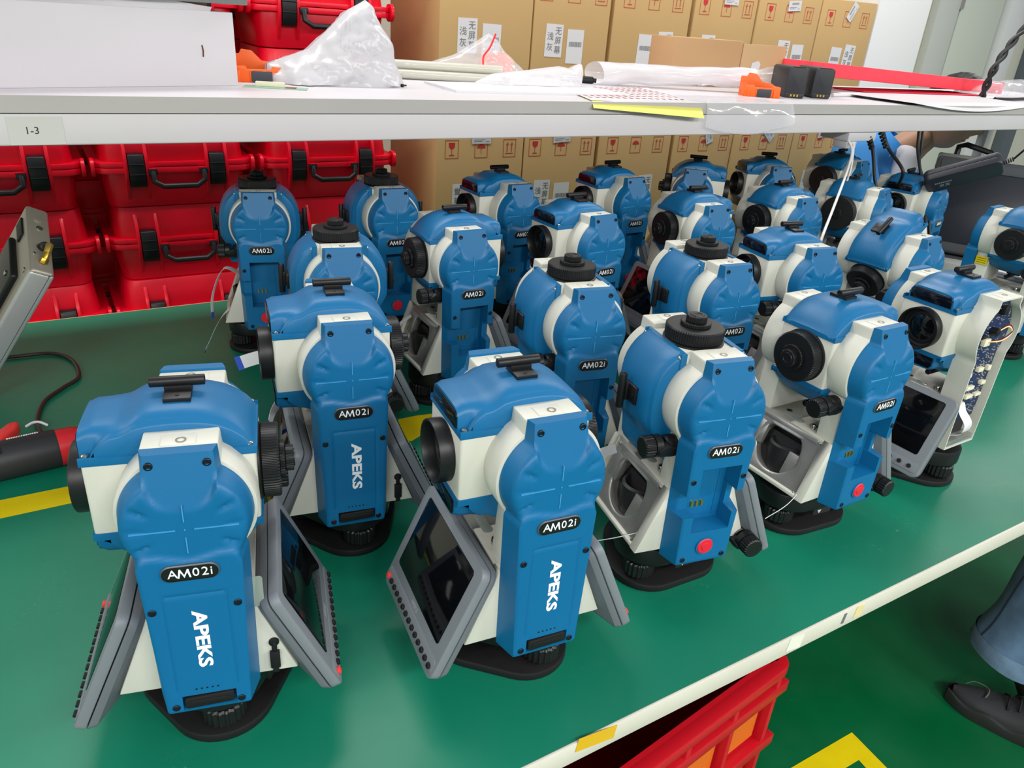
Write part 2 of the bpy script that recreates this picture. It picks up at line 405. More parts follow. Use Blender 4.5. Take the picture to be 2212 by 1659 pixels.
for ch, cx_ in (('A', -.0134), ('0', .0044), ('2', .0114), ('i', .0163)):
    g_ = text_mesh(ch, .0118, INK, .0002); b.add([(v_.co.x+cx_, v_.co.y, v_.co.z) for v_ in g_.vertices], [tuple(p_.vertices) for p_ in g_.polygons])
hM, wM, sM = .0086, .0052, .00125
b.prism([(-wM, -hM/2), (-wM+sM, -hM/2), (-wM*.62+sM*.55, hM*.17), (0, -hM/2), (wM*.62-sM*.55, hM*.17), (wM-sM, -hM/2), (wM, -hM/2), (wM*.72, hM/2), (wM*.72-sM, hM/2), (0, -hM*.19), (-wM*.72+sM, hM/2), (-wM*.72, hM/2)], -.0002, .0002, 'z', Matrix.Translation((-.0046, 0, 0)))
TX_AM = b.mesh('lettering', INK, merge=0)
TX_AP = text_mesh('APEKS', .0185, INK, .0002, .0006)
DOOR = MB().prism(rrect(.042, .0125, .0028, 4), -.0995, -.092).mesh('port_door', BLACKR, bevel=.0012)
DOOR2 = MB().prism(rrect(.034, .0052, .002, 4), -.1002, -.099).mesh('door_ridge', BLACKR, bevel=.0003)
b = MB()
for k in range(5): b.lathe([(.0009, -.0998), (.0009, -.0993)], 8, 'y', Matrix.Translation((-.009+.0045*k, 0, .0925)))
VENT = b.mesh('vent_hole', BLACKR)
b = MB(); b.lathe([(.0122, -.0985), (.0122, -.1012), (.0108, -.1012), (.0108, -.0995)], 28, 'y', Matrix.Translation((0, 0, .0915)), caps=False); BRIM = b.mesh('button_rim', BLUE)
b = MB(); b.lathe([(.0107, -.098), (.0107, -.1012), (.0098, -.1022), (.0055, -.1022), (.005, -.1031), (.0005, -.1033)], 28, 'y', Matrix.Translation((0, 0, .0915))); RBTN = b.mesh('red_button', RED)
b = MB()
for k in range(3): b.box(-.0130+.0068*k, -.0105+.0068*k, -.0765, -.0738, .1335, .1405); 
CONT = b.mesh('battery_contact', GOLD)
b = MB(); b.box(.0195, .0205, -.0745, -.0735, .115, .2); b.box(-.0225, .0275, -.0745, -.0735, .1185, .1192); CAVL = b.mesh('cavity_seam', BLUE)
# telescope (pointing to -x, axis at origin)
TB = MB().prism([(-.0795, -.036), (.0555, -.036), (.0555, .036), (-.0795, .036)], -.0425, .0425).mesh('telescope_body', WHITE, bevel=.003, seg=3)
def tele_cover():
    b = MB(); xs = [-.0805, -.079, -.074, -.068, -.062, -.056, -.052, -.048, -.044, -.040, -.036, -.030, -.022, -.012, 0, .010, .020, .028, .036, .042, .047, .051, .054, .0562, .0572]
    secs = []
    for x in xs:
        if x < -.02:
            t = sstep(-.052, -.026, x); bt = .0625+(.0745-.0625)*t+.002*(x+.08)/.04*(1-t)
        else: bt = .035+.0398*max(0, 1-abs((x+.005)/.0625)**2.3)**.62
        if x < -.078: bt -= .0025
        u = (x+.007)/.0645; a = .037+.0305*math.sqrt(max(0, 1-min(1, abs(u))**2.2)); a = min(a, bt-.006)
        a = max(a, .0372); bt = max(bt, a+.003); k = sstep(-.066, -.05, x)*sstep(.0575, .047, x)
        wi = .0352+.0015*k if x < .03 else .0352+.003*sstep(.03,.05,x)
        h = [(.0435, .0335), (.0437, .036), (.0432, .0405), (.0418, .0412), (.0414, a-.002), (.0402, a-.0003), (wi, a+.0006), (wi-.001, max(a+.0018, bt-.008)), (wi-.004, bt-.003), (wi-.010, bt-.0006), (.014, bt), (0, bt+.0003)]
        secs.append([(x, -y, z) for y, z in h]+[(x, y, z) for y, z in reversed(h[:-1])])
    n = len(secs[0]); b.add([p for s in secs for p in s], [(i*n+k, i*n+k+1, (i+1)*n+k+1, (i+1)*n+k) for i in range(len(secs)-1) for k in range(n-1)]+[tuple(range(n)), tuple((len(secs)-1)*n+k for k in range(n-1, -1, -1))]+[tuple(i*n for i in range(len(secs)))+tuple(i*n+n-1 for i in reversed(range(len(secs))))])
    return b.mesh('telescope_cover', BLUE, angle=42)
TCOV = tele_cover()
wp = [(-.0325, .0400), (.0325, .0400), (.0320, .0525), (.0285, .0572), (-.0285, .0572), (-.0320, .0525)]
TWIN = MB().prism(wp, -.0818, -.0795, 'x').mesh('ranging_window', WINDOW, bevel=.0006)
TSCR = MB().lathe([(.0028, 0), (.0027, .0012), (.0016, .0021), (.0001, .0023)], 14).mesh('corner_screw', CHROME)
b = MB(); b.lathe([(.0300, -.078), (.0318, -.080), (.0322, -.093), (.0318, -.0945), (.0302, -.0945), (.0288, -.092), (.0283, -.082), (.025, -.081)], 48, 'x', caps=False); OBJR = b.mesh('objective_ring', BLACK, angle=30)
b = MB(); b.lathe([(.0262, -.0812), (.0235, -.0822), (.0200, -.0822), (.0195, -.0812), (.0001, -.0806)], 40, 'x', caps=False); OBJI = b.mesh('objective_barrel', BLACKR)
OBJL = MB().lathe([(.0198, -.0814), (.012, -.0832), (.0001, -.0840)], 32, 'x', caps=False).mesh('objective_lens', mat('lens_glass', (10, 12, 14), .03, spec=.8))
b = MB(); b.lathe([(.0375, -.0785), (.0405, -.083), (.0415, -.096), (.0408, -.1015), (.0385, -.1033), (.0001, -.1033)], 48, 'x'); OCAP = b.mesh('lens_cap', BLACKR)
b = MB(); b.gear(.0345, .0337, .058, .0742, 72, 'x'); b.lathe([(.036, .054), (.036, .0575), (.0338, .0585)], 48, 'x'); FOC = b.mesh('focus_ring', BLACK, angle=25)
b = MB(); b.gear(.0178, .0172, .0742, .0788, 44, 'x', cham=.0006); b.gear(.0122, .0117, .0788, .0865, 34, 'x', cham=.0008); b.lathe([(.0085, .0864), (.008, .0875), (.0055, .0875), (.0045, .0855)], 24, 'x'); EYE = b.mesh('eyepiece', BLACK, angle=25)
EYEG = MB().lathe([(.0045, .0858), (.002, .0864), (.0001, .0866)], 16, 'x', caps=False).mesh('eyepiece_lens', SCREEN)
b = MB(); b.lathe([(.0044, -.0275), (.0047, -.0268), (.0047, .0165), (.0044, .0172), (.0032, .0172), (.003, .0150)], 20, 'x', Matrix.Translation((0, .004, .0840)))
b.box(-.0155, .0065, -.018, .009, .0738, .0780); b.box(-.0155, .0065, -.003, .006, .0775, .0820); SIGHT = b.mesh('sight', BLACK, bevel=.0006)
SIGHTS = MB().lathe([(.0016, .0778), (.0016, .0786), (.0008, .0786)], 10, 'z', Matrix.Translation((-.0045, -.012, 0))).mesh('sight_screw', DARKM)
# display unit in its own frame: x = viewer's right, y = up the slope, z = outwards
DW, DH = .166, .134
b = MB(); b.prism(rrect(DW, DH, .010, 5), -.004, .0062, 'z', None); DBEZ = b.mesh('display_housing', GREY, bevel=.002)
b = MB(); b.prism(rrect(DW*.995, DH*.995, .010, 5), -.005, -.012, 'z', None, rrect(DW*.97, DH*.97, .011, 5)); b.prism(rrect(DW*.97, DH*.97, .011, 5), -.012, -.026, 'z', None, rrect(DW*.72, DH*.72, .008, 5, 0, .008)); DBACK = b.mesh('display_back', GREYD, bevel=.0008)
SCRN = MB().prism(rrect(.136, .090, .004, 4, 0, .0125), .0058, .0068, 'z').mesh('screen', SCREEN, bevel=.0003)
KEYL = MB().prism(rrect(DW-.008, .0165, .004, 4, 0, -.052), .006, .0072, 'z').mesh('key_strip', GREY, bevel=.0005)
KEY = MB().prism(rrect(.0062, .0055, .002, 3), .0068, .0098, 'z').mesh('key', BLACKR, bevel=.0008, seg=1)
KEYR = MB().prism(rrect(.0066, .0060, .002, 3), .0068, .0100, 'z').mesh('key', KEYRED, bevel=.0008, seg=1)
KEYC = MB().lathe([(.0034, .0068), (.0034, .009), (.0026, .0098)], 14).mesh('key', BLACKR)
TX_SM = text_mesh('APEKS', .0068, SILVERINK, .0001, .0001)
# knobs
b = MB(); b.lathe([(.0105, .0), (.0115, .004), (.0115, .016), (.0095, .018)], 24, 'x', Matrix.Scale(-1, 4, (1, 0, 0))); VSTEM = b.mesh('knob_stem', BLACK)
b = MB(); b.gear(.0132, .0124, -.040, -.026, 22, 'x'); b.lathe([(.0134, -.0262), (.0136, -.018)], 24, 'x'); VGRIP = b.mesh('knob_grip', BLACK, angle=25)
b = MB(); b.prism([(-.012, -.004), (-.012, .004), (-.002, .009), (.004, .009), (.008, .004), (.02, .003), (.026, -.002), (.024, -.007), (.006, -.008)], -.015, -.004, 'y'); VLEV = b.mesh('clamp_lever', BLACK, bevel=.002)
# tribrach
b = MB(); b.prism(rtri(.079, .044, 10), .0375, .0635, 'z'); b.lathe([(.063, .055), (.064, .068), (.061, .0735)], 40)
TRIB = b.mesh('tribrach', BLACK, bevel=.0025)
TBASE = MB().prism(rtri(.0815, .050, 12), 0, .0105, 'z').mesh('base_plate', BLACKR, bevel=.0018)
b = MB(); b.gear(.0208, .0195, .0135, .034, 20, 'z', cham=.002); b.lathe([(.0085, .008), (.0085, .046)], 18); b.lathe([(.014, .0335), (.012, .044)], 20); FOOT = b.mesh('foot_screw', BLACK, angle=25)
TLOCK = MB().prism(rrect(.034, .012, .002, 3), -.0615, -.050, 'y').mesh('lock_plate', DARKM, bevel=.001)
TARW = MB().prism([(-.010, .002), (-.003, .002), (-.0065, -.0035)], -.0622, -.0614, 'y').mesh('lock_arrow', mat('arrow_ink', (190, 190, 190), .5))
b = MB(); b.tube([(0, 0, 0), (0, -.001, -.010)], .0026, 8); b.lathe([(.0048, -.002), (.0048, .001), (.003, .002)], 12, 'y'); b.box(-.0045, .0045, -.004, .0, -.030, -.010); b.box(-.0028, .0028, -.0035, 0, -.036, -.029); PLUG = b.mesh('port_plug', BLACKR, bevel=.0008)

def make_station(name, x, y, yaw, label, near='cav', tele=0, dl='disp', dr='disp', foot=-90, cap=False, keys=False, details=1, vial=True, opened=False, eyepiece=True):
    root = empty('total_station', (x, y, TZ), R_(yaw), label, 'total station', 'total stations standing on the green bench')
    t = obj('tribrach', TRIB, root, rot=(0, 0, R_(foot+90)))
    obj('base_plate', TBASE, t); 
    for k in range(3): obj('foot_screw', FOOT, t, loc=(.058*math.cos(R_(-90+120*k)), .058*math.sin(R_(-90+120*k)), 0))
    lk = obj('lock_plate', TLOCK, t, loc=(0, 0, .034), rot=(0, 0, R_(60))); obj('lock_arrow', TARW, t, loc=(0, 0, .034), rot=(0, 0, R_(60)))
    obj('housing', HOUSEO if near == 'pcb' else HOUSE, root); obj('inner_core', CORE, root)
    if vial:
        obj('bubble_level', VIAL, root, loc=(-.031, .005, 0)); obj('adjusting_screw', POST, root, loc=(-.033, -.030, 0)); obj('hole', HOLEB, root, loc=(-.018, .025, 0)); obj('hole', HOLEB, root, loc=(-.020, -.030, 0))
    for sd, a in (('near', 0), ('far', math.pi)):
        kind = near if sd == 'near' else ('apeks' if near == 'cav' else 'cav')
        if near == 'pcb' and sd == 'far': kind = 'apeks'
        s = obj('standard', STD if kind != 'pcb' else STDO, root, rot=(0, 0, a))
        mp = obj('mount_plate', MOUNT, s, loc=(-.001, -.0585, 0)); obj('threaded_insert', INSERT, s, loc=(.001, -.0610, 0)); obj('hole', INHOLE, s, loc=(.001, -.0610, 0))
        if kind == 'pcb' or (sd == 'far' and near == 'cav' and name != 'N'): continue
        cv = obj('side_cover', COVER[kind == 'cav'], root, rot=(0, 0, a))
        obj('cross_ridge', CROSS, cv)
        if sd == 'near':
            obj('name_plate', NPL, cv, loc=(0, 0, .2243)); obj('plate_rim', NPR, cv, loc=(0, 0, .2243)); obj('lettering', TX_AM, cv, M=frame((0, -.1014, .2243), (1, 0, 0), (0, 0, 1)))
            for sx, sz in ((-.0212, .3185), (.0212, .3185), (-.0335, .186), (.0335, .186), (-.0275, .0745), (.0275, .0745)):
                obj('cover_screw', SCRW, cv, loc=(sx, y_cov(sx, sz, kind == 'cav')+.0002, sz))
            if kind == 'apeks':
                obj('lettering', TX_AP, cv, M=frame((.0015, -.0999, .1505), (0, 0, -1), (1, 0, 0)) @ Matrix.Diagonal((1.22, .84, 1, 1)))
                obj('port_door', DOOR, cv, loc=(.001, -.0015, .0790), rot=(0, R_(-2), 0)); obj('door_ridge', DOOR2, cv, loc=(.001, -.0015, .0790)); obj('vent_holes', VENT, cv, loc=(0, 0, .001))
        if kind == 'cav':
            obj('button_rim', BRIM, cv); obj('red_button', RBTN, cv); obj('battery_contacts', CONT, cv); obj('cavity_seam', CAVL, cv)
            vk = obj('tangent_knob', VSTEM, root, M=Matrix.Rotation(a, 4, 'Z') @ Matrix.Translation((-.034, -.0535, .2125)))
            obj('knob_grip', VGRIP, vk, loc=(-.006, 0, 0)); obj('clamp_lever', VLEV, vk, loc=(-.019, 0, 0), rot=(R_(12), R_(-5), 0))
            hk = obj('tangent_knob', VSTEM, root, M=Matrix.Rotation(a, 4, 'Z') @ Matrix.Translation((.075, -.056, .0725)) @ Matrix.Rotation(R_(90), 4, 'Z'))
            obj('knob_grip', VGRIP, hk, loc=(-.006, 0, 0)); obj('clamp_lever', VLEV, hk, loc=(-.019, 0, 0), rot=(R_(150), 0, R_(0)))
    T = obj('telescope', TB, root, loc=(0, 0, AX), rot=(0, R_(tele), 0))
    for q in (0, math.pi):
        obj('telescope_cover', TCOV, T, rot=(q, 0, 0)); obj('ranging_window', TWIN, T, rot=(q, 0, 0))
        if q == 0 or abs(tele) in (90,): 
            for sx in (-.0755, .0515):
                for sy in (-.0395, .0395): obj('corner_screw', TSCR, T, M=Matrix.Rotation(q, 4, 'X') @ Matrix.Translation((sx, sy, .0412)))
        obj('sight', SIGHT, T, rot=(q, 0, 0)); obj('sight_screw', SIGHTS, T, rot=(q, 0, 0))
    obj('objective_ring', OBJR, T); obj('objective_barrel', OBJI, T); obj('objective_lens', OBJL, T)
    if cap: obj('lens_cap', OCAP, T)
    obj('focus_ring', FOC, T); obj('eyepiece', EYE, T); obj('eyepiece_lens', EYEG, T)
    for sd, a in ((dl, 0), (dr, math.pi)):
        MZ = Matrix.Rotation(a, 4, 'Z')
        if sd in ('disp', 'round'):
            vv = Vector((.055, 0, .125)).normalized(); ctr = Vector((-.0865, 0, .106))
            d = obj('display', DBEZ, root, M=MZ @ frame(ctr, (0, -1, 0), vv)); obj('display_back', DBACK, d); obj('screen', SCRN, d)
            if sd == 'disp':
                obj('key_strip', KEYL, d)
                if keys:
                    for k in range(14): obj('key', KEY if k else KEYR, d, loc=(-.072+.0111*k, -.0545, 0))
                    obj('lettering', TX_SM, d, loc=(0, -.0395, .0063))
            else:
                obj('key_strip', KEYL, d)
                for k in range(9): obj('key', KEYC, d, loc=(-.066+.0165*k, -.052, 0))
        elif sd == 'open':
            p = obj('bracket_plate', BRACKET, root, rot=(0, 0, a)); obj('bracket_inside', BRDARK, p); obj('screws', BRSCREW, p)
    return root
b = MB(); b.lathe([(.037, .056), (.0405, .059), (.041, .077), (.039, .0805), (.0001, .0805)], 48, 'x'); ECAP = b.mesh('eyepiece_cap', BLACKR)
# ------------------------------------------------------------------ the total stations, row by row
ST = {}
def S(k, *a, **kw): ST[k] = make_station(k, *a, **kw); return ST[k]
S('A', .075, .637, -14.6, 'nearest blue and white total station at lower left with both screens fitted', near='apeks', tele=0, foot=-84, keys=True)
S('B', .373, .561, -7.0, 'total station at front centre with large dark screen and key row facing left', near='apeks', tele=0, foot=-68, keys=True)
S('C', .282, .843, -10.2, 'total station behind the nearest left one, white lettered side and white ribbon at left', near='apeks', tele=0, foot=-80, keys=True)
S('D', .630, .593, -11.4, 'front total station with telescope upright, empty battery slot and red button', tele=-90, dl='open', foot=219)
S('E', .898, .592, -0.5, 'front total station with round eyepiece facing left and empty battery slot', tele=180, dl='open', foot=205)
S('F', 1.197, .595, 0.5, 'total station at right front without side cover, circuit board exposed', near='pcb', tele=0, dl='round', dr='open', foot=-90)
S('G', .628, .844, -10.9, 'second-row total station with telescope upright, behind the front-centre one with large screen', tele=-90, dl='open', foot=200)
S('I', .593, 1.159, -1.5, 'total station with eyepiece at left and open screen bracket, right of the left lettered one', tele=180, dl='open', foot=200)
S('J', .376, 1.12, -11.6, 'total station with upright telescope hidden behind the left lettered one', tele=-90, dl='open', foot=-90)
S('K', .909, .863, -6.5, 'total station with upright telescope behind the front one with red button', tele=-90, dl='open', dr='open', foot=200)
S('L', 1.144, .885, -9.9, 'second-row total station with dark window and lens pointing left, beside upright one', tele=0, dl='open', foot=-90)
S('M', 1.411, .867, 6.6, 'total station with telescope tilted upward, blue cover and sight slanting', tele=145, foot=-90)
S('N', 1.905, .851, 7.1, 'total station at the right edge with yellow sticker and eyepiece facing forward', tele=180, dl='open', foot=-90)
S('O', .354, 1.503, -14.1, 'leftmost rear total station with upright telescope and ribbons hanging at left', tele=-90, dl='open', dr='open', foot=207)
S('P', .597, 1.482, -3.5, 'second rear total station from left, telescope upright, against red cases', tele=-90, foot=-90)
S('Q', .872, 1.464, 2.0, 'rear total station with reddish window at upper left, before the first carton', tele=0, foot=-90)
S('R', .882, 1.184, 3.0, 'third-row total station with square dark window and lens pointing left', tele=0, foot=-90)
S('S', 1.191, 1.471, 1.5, 'rear total station with open lens facing left, behind the square-windowed one', tele=0, foot=-90)
S('T', 1.186, 1.189, -3.6, 'third-row total station with eyepiece facing left, behind upright telescope', tele=180, foot=-90)
S('U', 1.46, 1.191, 1.7, 'third-row total station with eyepiece facing forward, behind window and lens one', tele=180, foot=-90)
S('V', 1.489, 1.506, -41.2, 'rear total station turned square to view with eyepiece at left', tele=180, foot=-90)
S('W', 1.771, 1.503, -23.6, 'rear total station with lens at left, right of the square-turned one', tele=0, foot=-90)
S('X', 2.107, 1.530, 10.1, 'farthest total station with round black cap, beside the blue shirt', tele=180, foot=-90)
S('Y', 1.748, 1.21, 20.0, 'total station with large flat black cap behind the white hanging cord', tele=180, foot=-90)
S('Z', 2.02, 1.23, 15.0, 'total station with wide dark window under the hanging power adapter', tele=0, foot=-90)
for k in ('X', 'Y'):
    T = [c for c in ST[k].children if c.name.startswith('telescope')][0]; obj('eyepiece_cap', ECAP, T)
# ------------------------------------------------------------------ upper shelf over the rear of the bench
ZB = TZ+.4435; ZG = TZ+.4875; ZS = TZ+.5092        # beam underside, board underside, shelf top
shelf = empty('bench_shelf', (0, 0, 0), 0, 'white bench shelf with grey front beam above the instruments', 'shelf')
obj('shelf_board', MB().box(-1.5, 3.4, 1.2515, 1.775, ZG, ZS).mesh('shelf_board', SHELFW), shelf)
obj('edge_band', MB().box(-1.5, 3.4, 1.25, 1.2515, ZG-.0003, ZS+.0002).mesh('edge_band', SHELFE), shelf)
obj('front_beam', MB().box(-1.5, 3.4, 1.254, 1.294, ZB, ZG-.0012).mesh('front_beam', BEAM, bevel=.003, seg=3), shelf)
obj('rear_beam', MB().box(-1.5, 3.4, 1.735, 1.773, ZB, ZG).mesh('rear_beam', BEAM, bevel=.003), shelf)
for x in (-1.4, 3.3): obj('post', MB().box(x-.02, x+.02, 1.735, 1.773, TZ+.0005, ZB).mesh('post', BEAM, bevel=.002), shelf)
for x in (-1.4, 3.3): obj('cross_bar', MB().box(x-.02, x+.02, 1.294, 1.735, ZB, ZG).mesh('cross_bar', BEAM, bevel=.002), shelf)
lb = tag(obj('shelf_label', MB().box(-.033, .033, -.0004, 0, -.0185, .0185).mesh('shelf_label', mat('label_grey', (205, 204, 198), .35)), None, loc=(.0065, 1.2538, TZ+.4635), rot=(0, 0, 0)), 'translucent shelf label printed 1-3 on the beam', 'label')
obj('lettering', text_mesh('1-3', .0135, mat('ink_dark', (40, 40, 42), .6), .0001), lb, M=frame((-.005, -.0006, 0), (1, 0, 0), (0, 0, 1)))

# ------------------------------------------------------------------ red instrument cases stacked behind the bench
def make_case_meshes():
    b = MB()
    def shell(w0, w1, d0, d1, z0, z1, r):     # tapered rounded shell, front at y=-d/2
        b.prism(rrect(w0, d0, r, 5), z0, z1, 'z', None, rrect(w1, d1, r, 5))
    shell(.372, .392, .30, .315, .002, .098, .045); shell(.392, .372, .315, .30, .128, .2175, .045)
    b.prism(rrect(.440, .338, .055, 6), .098, .114, 'z'); b.prism(rrect(.440, .338, .055, 6), .1155, .129, 'z')
    for sx in (-1, 1):
        for dx in (-.027, .027):
            x = sx*.108+dx; b.prism([(-.15, .02), (-.176, .07), (-.182, .10), (-.182, .135), (-.174, .165), (-.15, .2)], x-.0045, x+.0045, 'x')
        b.prism([(-.152, .01), (-.159, .098), (-.159, .12), (-.151, .216), (-.145, .216), (-.145, .01)], sx*.075-.001, sx*.075+.001, 'x')
        b.prism(rrect(.05, .05, .02, 5, -.14, .114), sx*.216-.005, sx*.216+.005, 'x')
    b.box(-.078, -.058, -.190, -.165, .100, .112); b.box(.058, .078, -.190, -.165, .100, .112)
    body = b.mesh('case_shell', CASE, bevel=.004, seg=2, ba=40)
    l = MB(); l.prism([(-.160, .06), (-.176, .062), (-.186, .085), (-.187, .13), (-.180, .152), (-.160, .155)], -.0205, .0205, 'x'); l.box(-.021, .021, -.189, -.17, .096, .100); l.box(-.021, .021, -.189, -.17, .124, .128)
    latch = l.mesh('latch', CASEBLK, bevel=.002)
    h = MB(); h.tube([(-.068, -.186, .107), (-.068, -.192, .080), (-.045, -.197, .066), (.045, -.197, .066), (.068, -.192, .080), (.068, -.186, .107)], .0085, 8); h.box(-.08, -.056, -.193, -.180, .098, .113); h.box(.056, .08, -.193, -.180, .098, .113)
    hd = h.mesh('handle', CASEBLK, bevel=.001, angle=40)
    return body, latch, hd
CB_, CL_, CH_ = make_case_meshes()
rowname = {-4: 'lowest', -3: 'second lowest', -2: 'third', -1: 'fourth', 0: 'fifth', 1: 'sixth', 2: 'topmost', 3: 'highest'}
rnd = random.Random(4)
for cx, cn, ks in ((-.109, 'left edge', range(-4, 2)), (.343, 'middle', range(-4, 4)), (.800, 'carton-side', range(-4, 4))):
    for k in ks:
        dx = {(-1, 'middle'): .008, (-2, 'middle'): .006, (-1, 'left edge'): .004}.get((k, cn), rnd.uniform(-.002, .004))
        r = empty('instrument_case', (cx+dx, YB+.172+rnd.uniform(0, .012), .219*(k+4)), rnd.uniform(-.004, .004), 'red case with black latches, %s from floor, %s stack' % (rowname[k], cn), 'case', 'red cases stacked behind the bench')
        obj('case_shell', CB_, r)
        for sx in (-1, 1): obj('latch', CL_, r, loc=(sx*.108, 0, 0))
        obj('handle', CH_, r)

for cx, cn, ks in ((.140, 'left', range(-4, 2)), (.675, 'middle', range(-4, 4))):
    for k in ks:
        r = empty('instrument_case', (cx, YB+.172+.40, .219*(k+4)), 0, 'red case half hidden in the dark gap, %s from floor, %s back stack' % (rowname[k], cn), 'case', 'red cases stacked behind the bench')
        obj('case_shell', CB_, r)
        for sx in (-1, 1): obj('latch', CL_, r, loc=(sx*.108, 0, 0))
        obj('handle', CH_, r)
# ------------------------------------------------------------------ cartons with printed symbols and labels
def icon(kind):
    b = MB(); W_, H_ = .052, .062
    def rect(x0, x1, z0, z1): b.add([(x0, 0, z0), (x1, 0, z0), (x1, 0, z1), (x0, 0, z1)], [(0, 1, 2, 3)])
    t = .0022
    rect(-W_/2, W_/2, -H_/2, -H_/2+t); rect(-W_/2, W_/2, H_/2-t, H_/2); rect(-W_/2, -W_/2+t, -H_/2, H_/2); rect(W_/2-t, W_/2, -H_/2, H_/2)
    s = MB()
    if kind == 'glass':
        s.add([(-.012, 0, .022), (.012, 0, .022), (.011, 0, .008), (.004, 0, .001), (-.004, 0, .001), (-.011, 0, .008)], [(0, 1, 2, 3, 4, 5)]); s.add([(-.001, 0, .001), (.001, 0, .001), (.001, 0, -.018), (-.001, 0, -.018)], [(0, 1, 2, 3)]); s.add([(-.01, 0, -.018), (.01, 0, -.018), (.01, 0, -.021), (-.01, 0, -.021)], [(0, 1, 2, 3)])
    elif kind == 'umbrella':
        p = [(.017*math.cos(math.pi*k/10), 0, .002+.014*math.sin(math.pi*k/10)) for k in range(11)]; s.add(p, [tuple(range(11))]); s.add([(-.001, 0, .002), (.001, 0, .002), (.001, 0, -.016), (-.001, 0, -.016)], [(0, 1, 2, 3)])
    else:
        for x in (-.009, .009):
            s.add([(x-.0018, 0, -.012), (x+.0018, 0, -.012), (x+.0018, 0, .012), (x-.0018, 0, .012)], [(0, 1, 2, 3)]); s.add([(x-.006, 0, .011), (x+.006, 0, .011), (x, 0, .022)], [(0, 1, 2)])
        s.add([(-.016, 0, -.019), (.016, 0, -.019), (.016, 0, -.016), (-.016, 0, -.016)], [(0, 1, 2, 3)])
    return b.mesh('print_frame', PRINT), s.mesh('print_symbol', PRINTR if kind != 'arrows' else PRINT)
ICON = {k: icon(k) for k in ('glass', 'umbrella', 'arrows')}
def label_me(w_, h_): return MB().box(-w_/2, w_/2, -.0006, 0, -h_/2, h_/2).mesh('paper_label', PAPER)
LAB1, LAB2, LAB3 = label_me(.071, .104), label_me(.070, .110), label_me(.075, .038)
b = MB(); x = -.026
for q in range(22):
    wq = rnd.choice((.0008, .0012, .002)); b.box(x, x+wq, -.0009, -.0005, -.008, .008); x += wq+rnd.choice((.0008, .0012, .0016))
BAR = b.mesh('barcode', GINK)
b = MB(); 
for q in range(16): b.box(-.018+.0026*q, -.0168+.0026*q, -.0009, -.0005, .004, .012)
b.box(-.03, .012, -.0009, -.0005, -.006, -.0045); b.box(-.03, .002, -.0009, -.0005, -.011, -.0095); b.box(.016, .03, -.0009, -.0005, -.012, -.0105)
SHIP = b.mesh('fine_print', GINK)
T1 = text_mesh('无', .030, GINK); CH = {c: text_mesh(c, .027, GINK) for c in '无屏幕浅灰'}
SEAM = [1.163, 1.515, 1.852, 2.234, 2.570, 2.945, 3.312]; BH = .535
def text_label(root, M):
    l = obj('paper_label', LAB1, root, M=M)
    for c, x, z in (('无', .016, .030), ('屏', .016, 0), ('幕', .016, -.030), ('浅', -.016, .012), ('灰', -.016, -.022)): obj('lettering', CH[c], l, M=frame((x, -.001, z), (1, 0, 0), (0, 0, 1)))
def bar_label(root, M):
    l = obj('paper_label', LAB2, root, M=M); obj('barcode', BAR, l, loc=(0, 0, .008))
ordn = ['first', 'second', 'third', 'fourth', 'fifth', 'sixth']
for i in range(6):
    for row in range(3):
        x0, x1 = SEAM[i]+.003, SEAM[i+1]-(.016 if SEAM[i+1] in (1.852, 2.234) else .003)
        ly = .0 if i not in (2, 3) else .02
        r = empty('carton', ((x0+x1)/2, YB+.2, row*BH), 0, 'brown carton with red handling symbols, %s from the red cases, %s layer' % (ordn[i], ('bottom', 'middle', 'top')[row]), 'carton', 'brown cartons stacked behind the bench')
        h = (x1-x0)/2; obj('carton_body', MB().box(-h, h, -.2+ly*.2, .2, 0, BH-.003).mesh('carton_body', CARD, bevel=.003), r)
        if row == 0: continue
        yf = -.2+ly*.2-.0006; zt = BH-(.049 if row == 1 else .075)
        for kx, kd in ((-.115, 'glass'), (.0, 'umbrella'), (.115, 'arrows')):
            f1, f2 = ICON[kd]; ic = obj('printed_symbol', f1, r, loc=(kx, yf, zt)); obj('symbol', f2, ic)
        zl = .578-.535+.535-BH+ (TZ+.578-2*BH if row == 2 else TZ+.052-BH) if False else ((TZ+.578)-2*BH if row == 2 else (TZ+.050)-BH)
        tl, bl = (-.072, .018) if i != 2 else (.075, -.02)
        if i == 5: tl, bl = (.06, -.03)
        if i == 4: tl, bl = (.0, .09)
        text_label(r, Matrix.Translation((tl, yf, zl)) @ Matrix.Rotation(math.pi if (row == 1 and i == 0) else R_((0, 1, -2, 0, 1, 3)[i]), 4, 'Y'))
        bar_label(r, Matrix.Translation((bl, yf, zl-.016)) @ Matrix.Rotation(R_((1, 0, 1, 0, -1, 2)[i]), 4, 'Y'))
        an = (0, -4, 0, 70, 40, -8)[i] if row == 1 else (0, 0, 0, 0, -5, -60)[i]
        if not (i == 2 and row == 1):
            l3 = obj('paper_label', LAB3, r, M=Matrix.Translation((.0 if i < 3 else .02, yf-.001, zt+.036 if row == 1 else zt+.03)) @ Matrix.Rotation(R_(an), 4, 'Y')); obj('fine_print', SHIP, l3)
